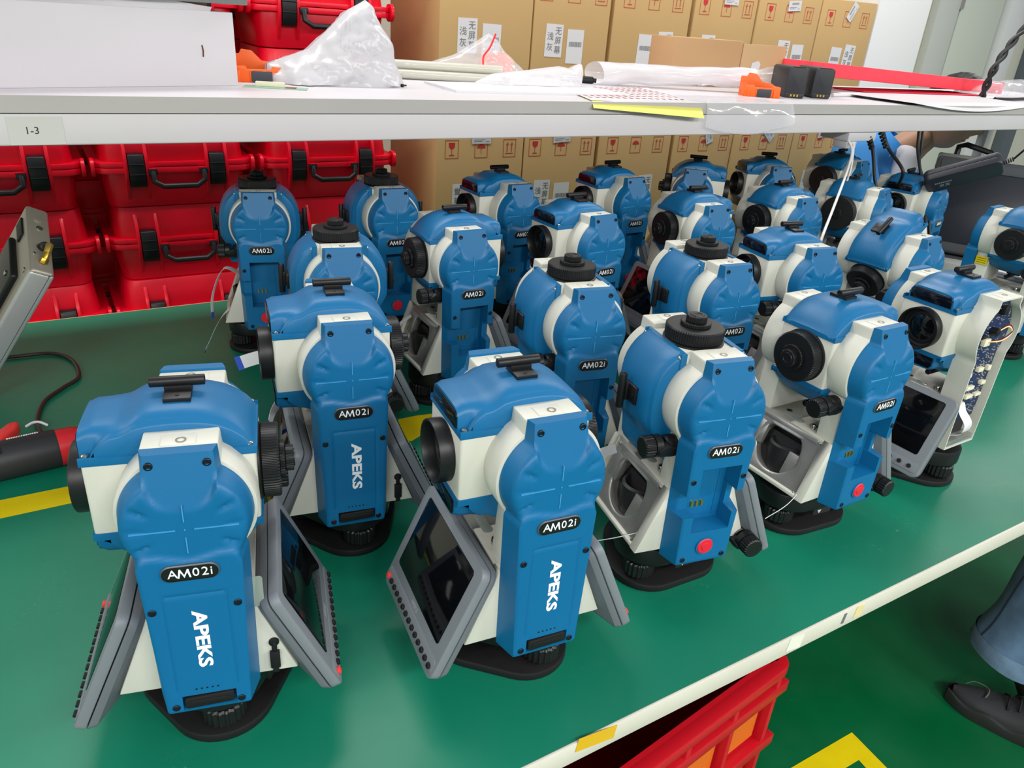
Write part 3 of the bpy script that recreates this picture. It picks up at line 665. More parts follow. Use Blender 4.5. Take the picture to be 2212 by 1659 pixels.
# white cabinet, door, door frames beyond
cb = empty('white_cabinet', (3.51, YB+.22, 0), 0, 'tall plain white cabinet beside the cartons', 'cabinet')
obj('cabinet_body', MB().box(-.19, .187, -.22, .2, 0, 2.1).mesh('cabinet_body', PANELW, bevel=.002), cb)
d = struct('door_1', MB().box(5.83, 6.36, 3.55, 3.598, 0, 2.3).mesh('door_1', DOORM, bevel=.003)); obj('hinge', MB().box(5.80, 5.828, 3.53, 3.55, 1.70, 1.80).mesh('hinge', CHROME), d); obj('hinge', MB().box(5.80, 5.828, 3.53, 3.55, .9, 1.0).mesh('hinge', CHROME), d)
struct('trim_1', MB().box(6.38, 6.60, 3.50, 3.598, 0, 2.6).mesh('trim_1', PANELW, bevel=.003))
struct('trim_2', MB().box(5.55, 5.80, 3.54, 3.598, 0, 2.6).mesh('trim_2', mat('grey_frame', (200, 202, 196), .5), bevel=.003))
struct('trim_3', MB().box(6.92, 7.08, 3.52, 3.598, 0, 2.6).mesh('trim_3', mat('grey_post', (96, 104, 112), .5), bevel=.003))
# ------------------------------------------------------------------ opened instrument: circuit board, connectors, ribbon
rF = ST['F']; rnd = random.Random(9)
pc = obj('circuit_board', MB().prism(outline(lambda z: std_open(z)-.005 if z > .13 else .034, .118, .318), -.062, -.060).mesh('circuit_board', PCB), rF)
def chip(x, z, w_, h_, m, t=.003, nm='chip'): return obj(nm, MB().box(-w_/2, w_/2, -t, 0, -h_/2, h_/2).mesh(nm, m, bevel=.0003), pc, loc=(x, -.062, z))
chip(-.020, .292, .016, .007, mat('gold_pad', (190, 170, 90), .4, .6), .0012, 'shield')
for x, z, w_, h_ in ((-.012, .253, .016, .011), (.0, .206, .014, .007), (-.028, .200, .010, .006), (.024, .205, .009, .008), (-.012, .176, .020, .006), (-.006, .160, .018, .006), (.022, .180, .012, .006), (-.030, .186, .006, .013), (-.022, .150, .013, .006), (.018, .160, .016, .005)): chip(x, z, w_, h_, CREAM, .006, 'connector')
obj('buzzer', MB().lathe([(.0065, -.062), (.0065, -.073), (.004, -.074)], 20, 'y').mesh('buzzer', BLACK), pc, loc=(-.002, 0, .270)); chip(.008, .303, .012, .014, BLACKR, .008, 'relay'); chip(-.020, .262, .010, .006, BLACKR, .003); chip(.006, .268, .004, .012, mat('blue_part', (60, 140, 200), .4), .009, 'inductor')
b = MB()
for q in range(380):
    z = rnd.uniform(.125, .312); x = rnd.uniform(-1, 1)*(std_open(z)-.008 if z > .13 else .03); b.box(x-.0009, x+.0009, -.0632, -.0619, z-.0006, z+.0006)
tag(obj('solder_part', b.mesh('solder_part', mat('solder', (200, 200, 190), .35, .5)), pc), kind='stuff')
for k, (cc, dz) in enumerate((((235, 210, 40), 0), ((238, 238, 230), .0012), ((200, 60, 60), .0024), ((30, 30, 30), .0036))):
    obj('wire', MB().tube(smooth_pts([(-.012+.002*k, -.067, .254), (.004, -.078, .258+dz), (.018, -.082, .270+dz), (.010, -.078, .280+dz), (-.004, -.07, .268+dz)], 6), .0007, 6).mesh('wire', mat('wire_%d' % k, cc, .5)), pc)
obj('inner_floor', MB().box(-.040, .040, -.073, -.047, .0775, .0865).mesh('inner_floor', CAST, bevel=.001), rF)
def ribbon(pts, w_, nm='ribbon_cable', parent=None, m=FFC, tipm=FFCB, side=(0, 0, 1), tip=True):
    P = smooth_pts(pts, 7); b = MB(); n = len(P); sd = Vector(side).normalized(); v = []
    for i, p in enumerate(P):
        t = (P[min(i+1, n-1)]-P[max(i-1, 0)]).normalized(); s_ = (sd-t*sd.dot(t)).normalized(); nn_ = t.cross(s_)*.00015
        v += [tuple(p-s_*w_/2-nn_), tuple(p+s_*w_/2-nn_), tuple(p+s_*w_/2+nn_), tuple(p-s_*w_/2+nn_)]
    f = [(i*4+a, i*4+(a+1) % 4, (i+1)*4+(a+1) % 4, (i+1)*4+a) for i in range(n-1) for a in range(4)]; b.add(v, f+[(0, 3, 2, 1), (n*4-4, n*4-3, n*4-2, n*4-1)])
    o = obj(nm, b.mesh(nm, m), parent)
    if tip:
        q = MB(); k = n-3; q.add([tuple(Vector(x)+(P[-1]-P[-2]).normalized()*.0003) for x in v[k*4:]], [(i*4+a, i*4+(a+1) % 4, (i+1)*4+(a+1) % 4, (i+1)*4+a) for i in range(2) for a in range(4)]+[(0, 3, 2, 1), (8, 9, 10, 11)])
        for i in range(len(q.v)): 
            c_ = sum((Vector(q.v[j]) for j in range((i//4)*4, (i//4)*4+4)), Vector())/4; q.v[i] = tuple(c_+(Vector(q.v[i])-c_)*1.08)
        obj('ribbon_tip', q.mesh('ribbon_tip', tipm), o)
    return o
ribbon([(-.022, -.066, .152), (-.024, -.074, .140), (-.016, -.084, .122), (-.012, -.080, .104), (-.028, -.066, .096)], .020, parent=rF, side=(1, 0, 0), tip=False)
obj('port_plug', PLUG, rF, M=Matrix.Translation((.068, -.0475, .105)))
obj('port_plug', PLUG, ST['A'], M=Matrix.Translation((.058, -.0728, .110)))
obj('port_plug', PLUG, ST['C'], M=Matrix.Translation((.058, -.0728, .110)))
obj('clear_sticker', MB().prism(rrect(.012, .034, .003), -.0732, -.0728).mesh('clear_sticker', CLEAR), ST['A'], loc=(.047, 0, .172))
# loose ribbons
ribbon([(-.050, -.005, .135), (-.090, .0, .134), (-.130, .004, .127), (-.162, .005, .118)], .021, parent=ST['J'], side=(0, .25, 1))
ribbon([(-.055, .09, .150), (-.072, .065, .160), (-.082, .042, .160), (-.089, .018, .152)], .013, parent=ST['C'], side=(0, .6, 1))
ribbon([(-.045, .0, .150), (-.075, -.02, .165), (-.098, -.04, .120), (-.102, -.05, .075)], .013, parent=ST['O'], side=(.3, 1, 0))
ribbon([(-.05, -.02, .10), (-.085, -.04, .075), (-.112, -.06, .030), (-.122, -.07, .012)], .013, parent=ST['O'], side=(.3, 1, .2))
ribbon([(-.052, .045, .14), (-.074, .05, .12), (-.080, .03, .10), (-.074, .01, .080)], .013, parent=ST['I'], side=(.2, 1, 0), tip=False)
ribbon([(-.055, .045, .15), (-.085, .05, .14), (-.105, .06, .125)], .013, parent=ST['D'], side=(0, .2, 1), tip=False)
ribbon([(-.055, .03, .13), (-.085, .04, .115), (-.095, .03, .085)], .013, parent=ST['K'], side=(0, .6, 1), tip=False)
THREAD = mat('clear_thread', (215, 218, 214), .3)
obj('thread', MB().tube(smooth_pts([(-.060, -.06, .095), (-.090, -.04, .075), (-.12, -.01, .05)], 5), .0006, 5).mesh('thread', THREAD), ST['D'])
obj('thread', MB().tube(smooth_pts([(-.060, -.06, .095), (-.088, -.06, .068), (-.115, -.05, .045)], 5), .0006, 5).mesh('thread', THREAD), ST['E'])
st = obj('yellow_sticker', MB().box(-.0004, .0004, -.013, .013, -.009, .009).mesh('yellow_sticker', YELLOW), ST['N'], loc=(-.0405, .058, .208))
b = MB()
for k in range(3): b.box(-.0007, -.0003, -.010, .010, .0045-.005*k, .0058-.005*k)
obj('fine_print', b.mesh('fine_print', mat('brown_ink', (110, 90, 20), .6)), st)
# ------------------------------------------------------------------ tape marks on bench and floor
def flat(name, poly, z, m, label, cat, group=None, t=.0004): return tag(obj(name, MB().prism(poly, z, z+t, 'z').mesh(name, m)), label, cat, group)
flat('yellow_tape', [(-.9, 1.045), (.43, 1.040), (.455, 1.005), (.490, 1.022), (.542, 1.075), (.50, 1.082), (-.9, 1.096)], TZ+.0002, YELLOW, 'long yellow tape strip across the green bench top', 'tape', 'yellow marking tape')
flat('yellow_tape', [(.195, .91), (.235, .915), (.235, 1.039), (.195, 1.040)], TZ+.0002, YELLOW, 'short yellow tape piece between the two left instruments', 'tape', 'yellow marking tape')
flat('floor_tape', [(1.402, .605), (1.10, .610), (1.10, .555), (1.352, .549), (1.30, .20), (1.36, .20)], .0004, YELLOW, 'yellow tape corner stuck on the green floor', 'tape')
# ------------------------------------------------------------------ left side: metal device, glue gun, cable
STEEL = mat('brushed_aluminium', (186, 188, 190), .4, .45, bump=.08, bscale=120); NICK = mat('dull_nickel', (160, 154, 142), .42, .5, bump=.08, bscale=150)
P3 = Vector((-.035, 1.292, .26+TZ)); Lx = Vector((-.468, .384, -.796)).normalized(); e1 = Vector((.008, .144, .0645)); e1 = (e1-Lx*e1.dot(Lx)).normalized(); n1 = Lx.cross(e1)
if n1.x < 0: n1 = -n1
def DV(a, b_, c_): return P3+Lx*a+e1*b_+n1*c_
dev = empty('metal_controller', tuple(P3), 0, 'aluminium cased device edge with brass antenna connector at the left edge', 'device')
def dbox(a0, a1, b0, b1, c0, c1, nm, m, bev=.003, par=None):
    bb = MB(); pts = [DV(a, q, r)-P3 for a in (a0, a1) for q in (b0, b1) for r in (c0, c1)]
    bb.add([tuple(p) for p in pts], [(0,1,3,2),(4,6,7,5),(0,4,5,1),(2,3,7,6),(0,2,6,4),(1,5,7,3)]); return obj(nm, bb.mesh(nm, m, bevel=bev, seg=3), par or dev)
dbox(0, .30, 0, .157, 0, .0328, 'device_body', NICK, .005)
dbox(.004, .30, -.0015, .010, -.0005, .0335, 'side_rail', STEEL, .004); dbox(.003, .30, -.0018, .004, .0258, .0264, 'seam', DARKM, .0001)
dbox(.045, .26, .030, .125, -.010, .001, 'bracket', BLACK, .005); dbox(.015, .035, .10, .14, -.003, .001, 'slot', BLACKR, .001)
for a, q, c_ in ((.06, .05, -.0125), (.03, .135, -.002), (.02, .02, -.002)): dbox(a, a+.007, q, q+.007, c_, c_+.003, 'screw', CHROME, .001)
def dcyl(pa, pb, r, nm, m, par, n=16): return obj(nm, MB().tube([tuple(Vector(pa)-P3), tuple(Vector(pb)-P3)], r, n).mesh(nm, m, bevel=.0006), par)
cn = dcyl(DV(.0, .022, .0175), DV(-.008, .026, .018), .0062, 'antenna_connector', GOLD, dev, 6); dcyl(DV(-.006, .025, .0180), DV(-.014, .038, .0200), .0046, 'connector_thread', GOLD, cn, 14); dcyl(DV(-.012, .034, .0195), DV(-.019, .048, .0215), .0055, 'connector_nut', mat('brass_dull', (190, 160, 80), .4, .8), cn, 6)
dcyl(DV(.002, .060, .018), DV(-.010, .052, .019), .0075, 'knob', BLACK, dev); dcyl(DV(.001, .105, .017), DV(-.0012, .105, .017), .0052, 'screw_head', CHROME, dev); dcyl(DV(.001, .125, .016), DV(-.001, .125, .016), .0065, 'screw_head', NICK, dev); dcyl(DV(.001, .04, .006), DV(-.002, .04, .006), .002, 'screw_head', CHROME, dev)
obj('foot', MB().tube([tuple(DV(.29, .08, .016)-P3), (-.165, .18, -.247)], .012, 12).mesh('foot', BLACK), dev)
# glue gun lying on its side
gun = empty('glue_gun', (-.100, 1.150, TZ), R_(6), 'black and red glue gun lying at the left bench edge', 'glue gun')
GBK = mat('gun_black', (42, 42, 45), .5, bump=.04, bscale=500); GRD = mat('gun_red', (205, 32, 42), .4)
obj('barrel', MB().lathe([(.022, -.10), (.027, -.085), (.0285, -.03), (.0285, .052), (.0275, .055)], 28, 'x', Matrix.Translation((0, 0, .0285))).mesh('barrel', GBK), gun)
obj('nose', MB().lathe([(.0276, .053), (.0265, .075), (.0225, .096), (.014, .105), (.008, .125), (.003, .128)], 28, 'x', Matrix.Translation((0, 0, .0285))).mesh('nose', GRD), gun)
obj('handle', MB().prism([(-.075, .015), (-.03, .020), (-.045, .055), (-.075, .105), (-.105, .14), (-.135, .13), (-.125, .10), (-.1, .06)], .012, .048, 'z').mesh('handle', GBK, bevel=.008, seg=3), gun)
obj('trigger', MB().prism([(-.052, .030), (-.020, .026), (-.008, .050), (.012, .075), (.018, .092), (.012, .098), (.002, .094), (-.022, .066)], .021, .039, 'z').mesh('trigger', KEYRED, bevel=.004, seg=3), gun)
b = MB()
for r_ in range(3):
    for k in range(4): b.box(-.046+.009*k, -.041+.009*k, -.008-.006*r_, -.005-.006*r_, .053-.0012*r_, .0562-.0012*r_)
obj('vent_slots', b.mesh('vent_slots', BLACKR), gun); obj('glue_stick', MB().lathe([(.0055, -.13), (.0055, -.06)], 14, 'x', Matrix.Translation((0, -.012, .048))).mesh('glue_stick', SILVERINK), gun); obj('stick_collar', MB().lathe([(.0075, -.082), (.0075, -.074)], 14, 'x', Matrix.Translation((0, -.012, .048))).mesh('stick_collar', KEYRED), gun)
b = MB(); x = -.005
for q in range(16):
    wq = rnd.choice((.0012, .0018, .0024)); b.box(x, x+wq, -.0015, .0015, .0569, .0575); x += wq+.0008
obj('lettering', b.mesh('lettering', INK), gun, loc=(0, .010, -.0017))
obj('support_wire', MB().tube([(-.005, .026, .033), (.045, .0285, .036), (.075, .026, .036)], .0016, 6).mesh('support_wire', CREAM), gun)
CABLE = mat('brown_black_cable', (44, 32, 28), .4)
tag(obj('power_cable', MB().tube(smooth_pts([(-.35, 1.62, TZ+.0045), (-.20, 1.600, TZ+.0045), (-.108, 1.591, TZ+.0045), (-.04, 1.582, TZ+.0045), (-.008, 1.535, TZ+.0045), (-.002, 1.455, TZ+.0045), (-.030, 1.415, TZ+.0045), (-.060, 1.37, TZ+.0045), (-.072, 1.30, TZ+.0045), (-.066, 1.235, TZ+.012), (-.066, 1.190, TZ+.022)], 8), .0036, 8).mesh('power_cable', CABLE)), 'dark brown twin cable curving over the bench to the glue gun', 'cable')
tag(obj('cable_tie', MB().tube(smooth_pts([(-.088, 1.296, TZ+.002), (-.078, 1.292, TZ+.0085), (-.068, 1.288, TZ+.0095), (-.058, 1.285, TZ+.003)], 5), .0022, 6).mesh('cable_tie', PAPER)), 'small white tie around the brown cable', 'cable tie')
# ------------------------------------------------------------------ things on the shelf
from mathutils import noise as mn
def film(name, rgb, alpha, rough=.12): return mat(name, rgb, rough, alpha=alpha, bump=.5, bscale=90, spec=.8)
MILKY = film('milky_bag', (214, 213, 216), .86, .28); CLR = film('clear_film', (238, 238, 242), .34, .08); CLR2 = film('cloudy_film', (240, 238, 242), .62, .12); TUBEM = film('clear_tube', (226, 224, 210), .6, .1)
ORANGE = mat('orange_plastic', (250, 104, 22), .45); CHARC = mat('charcoal_plastic', (58, 61, 68), .5, bump=.04, bscale=600); BATT = mat('battery_black', (40, 42, 47), .45, bump=.04, bscale=600)
def lumpy(name, prof, yc, z0, dep, m, seed, amp=.006, fq=18, nu=56, nv=26, ang=0):
    # closed sagging bag: prof = outline [(x, height)], rounded front and back, crumpled
    def top(x):
        for (xa, ha), (xb, hb) in zip(prof, prof[1:]):
            if xa <= x <= xb: return ha+(hb-ha)*(x-xa)/(xb-xa)
        return 0
    x0, x1 = prof[0][0], prof[-1][0]; b = MB()
    for sg in (-1, 1):
        def fn(u, v):
            x = x0+(x1-x0)*u; h = max(top(x), .002); z = z0+h*v
            wd = dep*min(1, h/.05)*math.sqrt(max(0, 1-v**2))*math.sqrt(max(0, min(1, 8*u*(1-u))))+.0008
            d = mn.noise(Vector((x*fq, z*fq*1.3, seed+sg)))*amp+abs(mn.noise(Vector((x*fq*2.3+z*20, z*fq*2.6, seed*2+sg))))*amp*.8
            return (x+mn.noise(Vector((z*30, seed, x*9)))*.004*v, yc+sg*(wd+(d if 0 < v < 1 else 0)), z)
        b.grid(fn, nu, nv)
    return b.mesh(name, m, angle=60, merge=1e-5)
# white cardboard tray with grey panel on top
wb = empty('white_box', (.145, 1.376, ZS), R_(15.5), 'large white cardboard box on the shelf at upper left', 'box')
obj('box_body', MB().box(-1.1, .178, 0, .24, 0, .112).mesh('box_body', mat('white_card', (212, 208, 211), .6, var=.02, vscale=6), bevel=.0012), wb)
obj('flap', MB().grid(lambda u, v: (-.60+.74*u, .001+.003*math.sin(u*17)*v-.004*v, .1115+.010*v*(1+.35*math.sin(u*23))), 40, 3).mesh('flap', mat('white_card', (212, 208, 211), .6)), wb)
obj('slot', MB().tube([(.120, -.0003, .062), (.1212, -.0006, .054), (.1205, -.0003, .0445)], .0011, 6).mesh('slot', mat('brown_slot', (90, 52, 36), .7)), wb)
gp = tag(obj('grey_plank', MB().box(-1.1, .200, -.012, .23, 0, .03).mesh('grey_panel', mat('grey_metal_panel', (128, 132, 130), .4, .2), bevel=.002), None, loc=(.145, 1.376, ZS+.124), rot=(0, R_(0), R_(15.5))), 'grey flat metal plate lying on the white box', 'metal plate')
for x in (-.9, .1): pass
obj('spacer', MB().box(-1.0, .15, .03, .2, -.0115, 0).mesh('spacer', CARD2), gp)
def orange_holder(loc, rz, label):
    o = empty('battery_holder', loc, rz, label, 'battery holder', 'orange battery holders on the shelf')
    b = MB(); b.prism([(-.045, 0), (.045, 0), (.045, .024), (.034, .030), (.008, .034), (-.008, .050), (-.026, .052), (-.030, .044), (-.045, .044)], -.004, .004, 'y', Matrix.Translation((0, .020, 0)))
    b.prism([(-.045, 0), (.045, 0), (.041, .026), (.022, .027), (.020, .022), (-.022, .022), (-.024, .027), (-.045, .026)], -.004, .004, 'y', Matrix.Translation((0, -.020, 0)))
    b.box(-.045, -.041, -.02, .02, 0, .030); b.box(.041, .045, -.02, .02, 0, .024); b.box(-.045, .045, -.02, .02, 0, .005)
    for k in range(4): b.box(-.040+.022*k, -.034+.022*k, -.0265, -.023, .0, .020)
    obj('frame', b.mesh('frame', ORANGE, bevel=.0012), o); obj('insert', MB().box(-.016, .020, -.0275, -.0235, .001, .019).mesh('insert', CHARC, bevel=.001), o); obj('cell', MB().box(-.038, .038, -.015, .015, .005, .020).mesh('cell', CHARC, bevel=.002), o)
    return o
orange_holder((.372, 1.505, ZS), R_(-8), 'orange battery holder beside the white box'); 
h2 = orange_holder((1.560, 1.402, ZS), R_(-28), 'orange battery holder leaning beside two black batteries')
pb = empty('circuit_strip', (.372, 1.395, ZS), R_(-22), 'small green circuit strip lying by the white box', 'circuit board')
obj('board', MB().box(-.052, .052, -.016, .016, 0, .0016).mesh('board', mat('pcb_green', (150, 182, 160), .4)), pb); obj('connector', MB().box(-.034, .014, .001, .012, .0016, .009).mesh('connector', CREAM, bevel=.0008), pb); obj('shield', MB().box(.016, .034, -.010, .008, .0016, .0026).mesh('shield', mat('copper_pad', (150, 92, 60), .4, .5)), pb)
tag(obj('white_bag', lumpy('white_bag', [(.382, .004), (.386, .032), (.42, .044), (.462, .058), (.505, .095), (.540, .128), (.575, .1465), (.583, .140), (.605, .095), (.622, .052), (.638, .03), (.652, .003)], 1.50, ZS, .058, MILKY, 3.1, .016, 19)), 'tall crumpled milky white plastic bag standing on the shelf', 'plastic bag')
tag(obj('screw', MB().lathe([(.003, 0), (.003, .004), (.0016, .0045), (.0016, .012)], 10, 'x', Matrix.Translation((0, 0, .003))).mesh('screw', DARKM), None, loc=(.628, 1.452, ZS), rot=(0, 0, R_(20))), 'tiny dark screw on the shelf before the milky bag', 'screw')
# clear tubes, zip bag with orange part
for k, (x, y, z, rz, ln) in enumerate(((.80, 1.612, .0102, -20, .26), (.805, 1.585, .0102, -20, .25), (.79, 1.640, .0102, -20, .24), (.80, 1.600, .0285, -20, .24))):
    tag(obj('plastic_tube', MB().lathe([(.0085, -ln/2), (.0095, -ln/2), (.0095, ln/2), (.0082, ln/2), (.0082, -ln/2)], 16, 'x').mesh('plastic_tube', TUBEM), None, loc=(x, y, ZS+z), rot=(0, 0, R_(rz))), ('translucent plastic tube, second from shelf front', 'translucent plastic tube nearest the shelf front', 'translucent plastic tube farthest from shelf front', 'translucent plastic tube resting on top of the others')[k], 'tube', 'clear tubes on the shelf')
tag(obj('zip_bag', lumpy('zip_bag', [(.66, .003), (.70, .035), (.80, .032), (.86, .05), (.92, .082), (.945, .098), (.965, .090), (.99, .06), (1.03, .035), (1.07, .003)], 1.690, ZS, .032, CLR, 7.7, .009, 20)), 'clear zip bag with red seam over an orange part', 'plastic bag')
tag(obj('orange_part', MB().prism([(-.05, 0), (.05, 0), (.045, .04), (.02, .056), (-.03, .05)], -.012, .012, 'y').mesh('orange_part', ORANGE, bevel=.004), None, loc=(1.0, 1.745, ZS), rot=(0, 0, R_(-6))), 'orange plastic part wrapped in the clear zip bag', 'plastic part')
tag(obj('red_seam', MB().tube(smooth_pts([(.945, 1.652, ZS+.098), (.925, 1.640, ZS+.070), (.905, 1.632, ZS+.05), (.900, 1.62, ZS+.024), (.885, 1.60, ZS+.020)], 6), .0022, 6).mesh('red_seam', KEYRED)), 'red zip seam line on the clear bag', 'seam')
tag(obj('paper_stack', MB().box(-.19, .21, -.10, .07, 0, .005).mesh('paper_stack', PAPER), None, loc=(.90, 1.455, ZS), rot=(0, 0, R_(-4))), 'flat pile of white paper sheets on the shelf under clear bags', 'paper')
tag(obj('clear_bag', lumpy('clear_bag', [(.82, .003), (.86, .020), (.95, .030), (1.03, .040), (1.06, .036), (1.085, .048), (1.09, .004)], 1.51, ZS+.005, .05, CLR2, 12.3, .007, 22)), 'cloudy clear bag lying on the white paper at shelf centre', 'plastic bag')
mk = empty('glue_pen', (1.19, 1.64, ZS+.008), R_(-40), 'silver and black pen sticking out of the clear bag', 'pen')
obj('barrel', MB().lathe([(.007, -.05), (.008, -.045), (.008, .0)], 16, 'x').mesh('barrel', CHROME), mk); obj('cap', MB().lathe([(.0084, .0), (.0084, .026), (.005, .03), (.005, .036)], 16, 'x').mesh('cap', BLACK), mk)
# spotted yellow-backed sheet drooping over the shelf edge
def sheet(u, v, x0, x1, yb, droop): 
    x = x0+(x1-x0)*u; y = yb+(1.241-yb)*v; over = max(0, 1.2495-y)
    return (x+.10*(1-v)+.02*v*u, y-(.010*u*v**6), ZS+.0009+.003*(mn.noise(Vector((x*9, y*9, 2)))+.6)*(1-v)-(over*1.3+droop*u*v**8))
ys = tag(obj('yellow_sheet', MB().grid(lambda u, v: sheet(u, v, .935, 1.20, 1.52, .018), 20, 20).mesh('yellow_sheet', mat('yellow_paper', (228, 224, 110), .6))), 'yellow backed sheet with red dots drooping over the shelf edge', 'sheet')
b = MB(); b.grid(lambda u, v: tuple(Vector(sheet(.0+1.0*u, .92*v, .935, 1.20, 1.52, .018))+Vector((0, 0, .0008))), 20, 16); obj('label_face', b.mesh('label_face', PAPER), ys)
b = MB()
for i in range(15):
    for j in range(8):
        p = Vector(sheet((i+.3+.08*j)/16, (.04+.82*j/8), .935, 1.20, 1.52, .018))+Vector((0, 0, .0013)); b.add([tuple(p+Vector(q)) for q in ((-.003, -.006, 0), (.004, -.006, 0), (.002, .006, 0), (-.005, .006, 0))], [(0, 1, 2, 3)])
tag(obj('red_dots', b.mesh('red_dots', mat('dot_red', (205, 70, 70), .6)), ys), kind='stuff')
# rolled clear bag and thin film over the edge
tag(obj('rolled_bag', MB().grid(lambda u, v: (1.21+.40*u, 1.62-.14*u+(.040-.02*u)*math.cos(2*math.pi*v)*(1+.3*mn.noise(Vector((u*7, v*4, 1)))), ZS+.026+.010*u+(.025-.004*u)*math.sin(2*math.pi*v)*(1+.25*mn.noise(Vector((u*6, v*5, 5))))), 40, 28).mesh('rolled_bag', CLR2, merge=1e-5)), 'long rolled cloudy plastic bag on the shelf before cartons', 'plastic bag')
tag(obj('bag_flap', MB().grid(lambda u, v: (1.46+.26*u+.01*v, 1.50-.02*u+.03*v+.004*math.sin(9*u), ZS+.012+.05*v*u**.6+.008*mn.noise(Vector((u*5, v*5, 3)))), 26, 14).mesh('bag_flap', CLR2)), 'open end of plastic bag standing up beside the batteries', 'plastic bag')
def filmf(u, v):
    x = 1.225+.27*u+.03*(v-.5); y = 1.40-.17*v; over = max(0, 1.2495-y)
    return (x, max(y, 1.244-.006*u-.003*math.sin(14*u)), ZS+.002+.003*abs(mn.noise(Vector((x*30, y*30, 8))))-over*2.6*(.8+.5*math.sin(2.6*u+.4)))
tag(obj('clear_film', MB().grid(filmf, 40, 40).mesh('clear_film', CLR)), 'thin clear film draped over the shelf edge', 'plastic film')
# batteries
def battery(x, y, rz, label):
    o = empty('battery_pack', (x, y, ZS), rz, label, 'battery', 'black battery packs on the shelf')
    obj('battery_body', MB().prism(rrect(.052, .072, .008, 4, 0, .036), -.065, .065, 'y').mesh('battery_body', BATT, bevel=.0025), o)
    obj('end_lid', MB().prism(rrect(.046, .010, .002, 3, 0, .006), -.0662, -.0648, 'y').mesh('end_lid', BATT, bevel=.0005), o)
    for k in range(3): obj('contact', MB().box(-.0105+.008*k, -.0065+.008*k, -.0668, -.0655, .004, .009).mesh('contact', GOLD), o)
    obj('top_groove', MB().box(-.016, .016, -.0655, -.050, .0716, .0724).mesh('top_groove', BLACKR), o)
battery(1.690, 1.430, R_(-32), 'black battery pack standing next to the orange holder'); battery(1.792, 1.434, R_(-30), 'black battery pack standing next to the red foam')
# small open carton on the shelf
sc = empty('small_carton', (1.60, 1.64, ZS), R_(-5), 'small pale brown carton standing at the back of shelf', 'carton')
obj('carton_body', MB().box(-.115, .115, 0, .11, 0, .118).mesh('carton_body', CARD2, bevel=.002), sc); obj('carton_flap', MB().box(.117, .275, .0, .005, .005, .112).mesh('carton_flap', mat('carton_tan', (204, 168, 124), .8), bevel=.001), sc)
sk = obj('blue_sticker', MB().prism([(0, 0), (.03, .0), (.033, .018), (.024, .026), (.002, .020)], -.0012, 0, 'y').mesh('blue_sticker', PAPER), sc, loc=(.155, -.0002, .045))
obj('sticker_rim', MB().tube([(0, -.0015, 0), (.0, -.0015, .0), (.002, -.0015, .020), (.024, -.0015, .026), (.033, -.0015, .018)], .0014, 6).mesh('sticker_rim', FFCB), sk)
# red foam slab on papers
tag(obj('paper_pile', MB().box(-.36, .36, -.10, .12, 0, .007).mesh('paper_pile', PAPER, bevel=.001), None, loc=(2.36, 1.50, ZS), rot=(0, 0, R_(3))), 'low pile of papers beneath the red foam slab', 'paper')
tag(obj('grey_sheet', MB().grid(lambda u, v: (1.95+.62*u, 1.50-.262*v, ZS+.0072+.0004*math.sin(3*u)-.020*max(0, v-.9)*10*math.sin(math.pi*u)), 24, 16).mesh('grey_sheet', mat('grey_paper', (206, 203, 206), .55))), 'pale grey sheet sticking out over the shelf edge under foam', 'sheet')
tag(obj('red_sheet', MB().box(-.28, .30, -.03, .10, 0, .002).mesh('red_sheet', mat('red_paper', (214, 30, 60), .6)), None, loc=(2.36, 1.50, ZS+.0085), rot=(0, 0, R_(-3))), 'thin red sheet under the red foam slab', 'sheet')
tag(obj('foam_support', MB().box(-.06, .06, -.05, .05, 0, .041).mesh('foam_support', CARD2, bevel=.002), None, loc=(1.945, 1.60, ZS)), 'low brown box hidden under the foam slab', 'box')
FOAM = mat('red_foam', (246, 72, 88), .8, bump=.8, bscale=160, var=.06, vscale=40)
tag(obj('foam_slab', MB().box(-.48, .48, 0, .16, 0, .036).mesh('foam_slab', FOAM, bevel=.003), None, loc=(2.345, 1.50, ZS+.0285), rot=(0, R_(2.05), R_(-1.0))), 'long pinkish red foam slab lying along the shelf', 'foam slab')
tag(obj('white_rod', MB().lathe([(.005, -.07), (.005, .07)], 12, 'x').mesh('white_rod', PAPER), None, loc=(1.93, 1.43, ZS+.005), rot=(0, 0, R_(8))), 'thin white rod on shelf right of the batteries', 'rod')
tag(obj('clear_bag', lumpy('clear_bag', [(2.60, .003), (2.64, .03), (2.72, .055), (2.84, .05), (2.98, .06), (3.1, .003)], 1.52, ZS, .06, CLR, 21.2, .012, 16)), 'crumpled clear bag at the right end of the shelf', 'plastic bag')
CORD = mat('black_cord', (20, 20, 23), .45)
tag(obj('black_cord', MB().tube(smooth_pts([(2.62, 1.40, ZS+.006), (2.72, 1.40, ZS+.006), (2.9, 1.43, ZS+.006), (3.2, 1.46, ZS+.006)], 6), .005, 8).mesh('black_cord', CORD)), 'black cord running along the right shelf end', 'cord')
# twisted cords coming down from above on the right
def helix(P, r, tw, ph):
    Q = smooth_pts(P, 14); out = []
    for i, p in enumerate(Q):
        a = ph+tw*i/len(Q)*2*math.pi; out.append(p+Vector((math.cos(a)*r*.7, -math.cos(a)*r*.7, math.sin(a)*r*.3)))
    return out
HP = [(2.77, 1.42, TZ+1.35), (2.765, 1.42, TZ+.86), (2.735, 1.42, TZ+.76), (2.655, 1.42, TZ+.68), (2.60, 1.42, TZ+.60), (2.60, 1.43, ZS+.008)]
b = MB(); b.tube(helix(HP, .007, 5, 0), .006, 8); b.tube(helix(HP, .007, 5, math.pi), .006, 8)
tag(obj('twisted_cords', b.mesh('twisted_cords', CORD)), 'pair of twisted black cords dropping onto the right shelf end', 'cord')
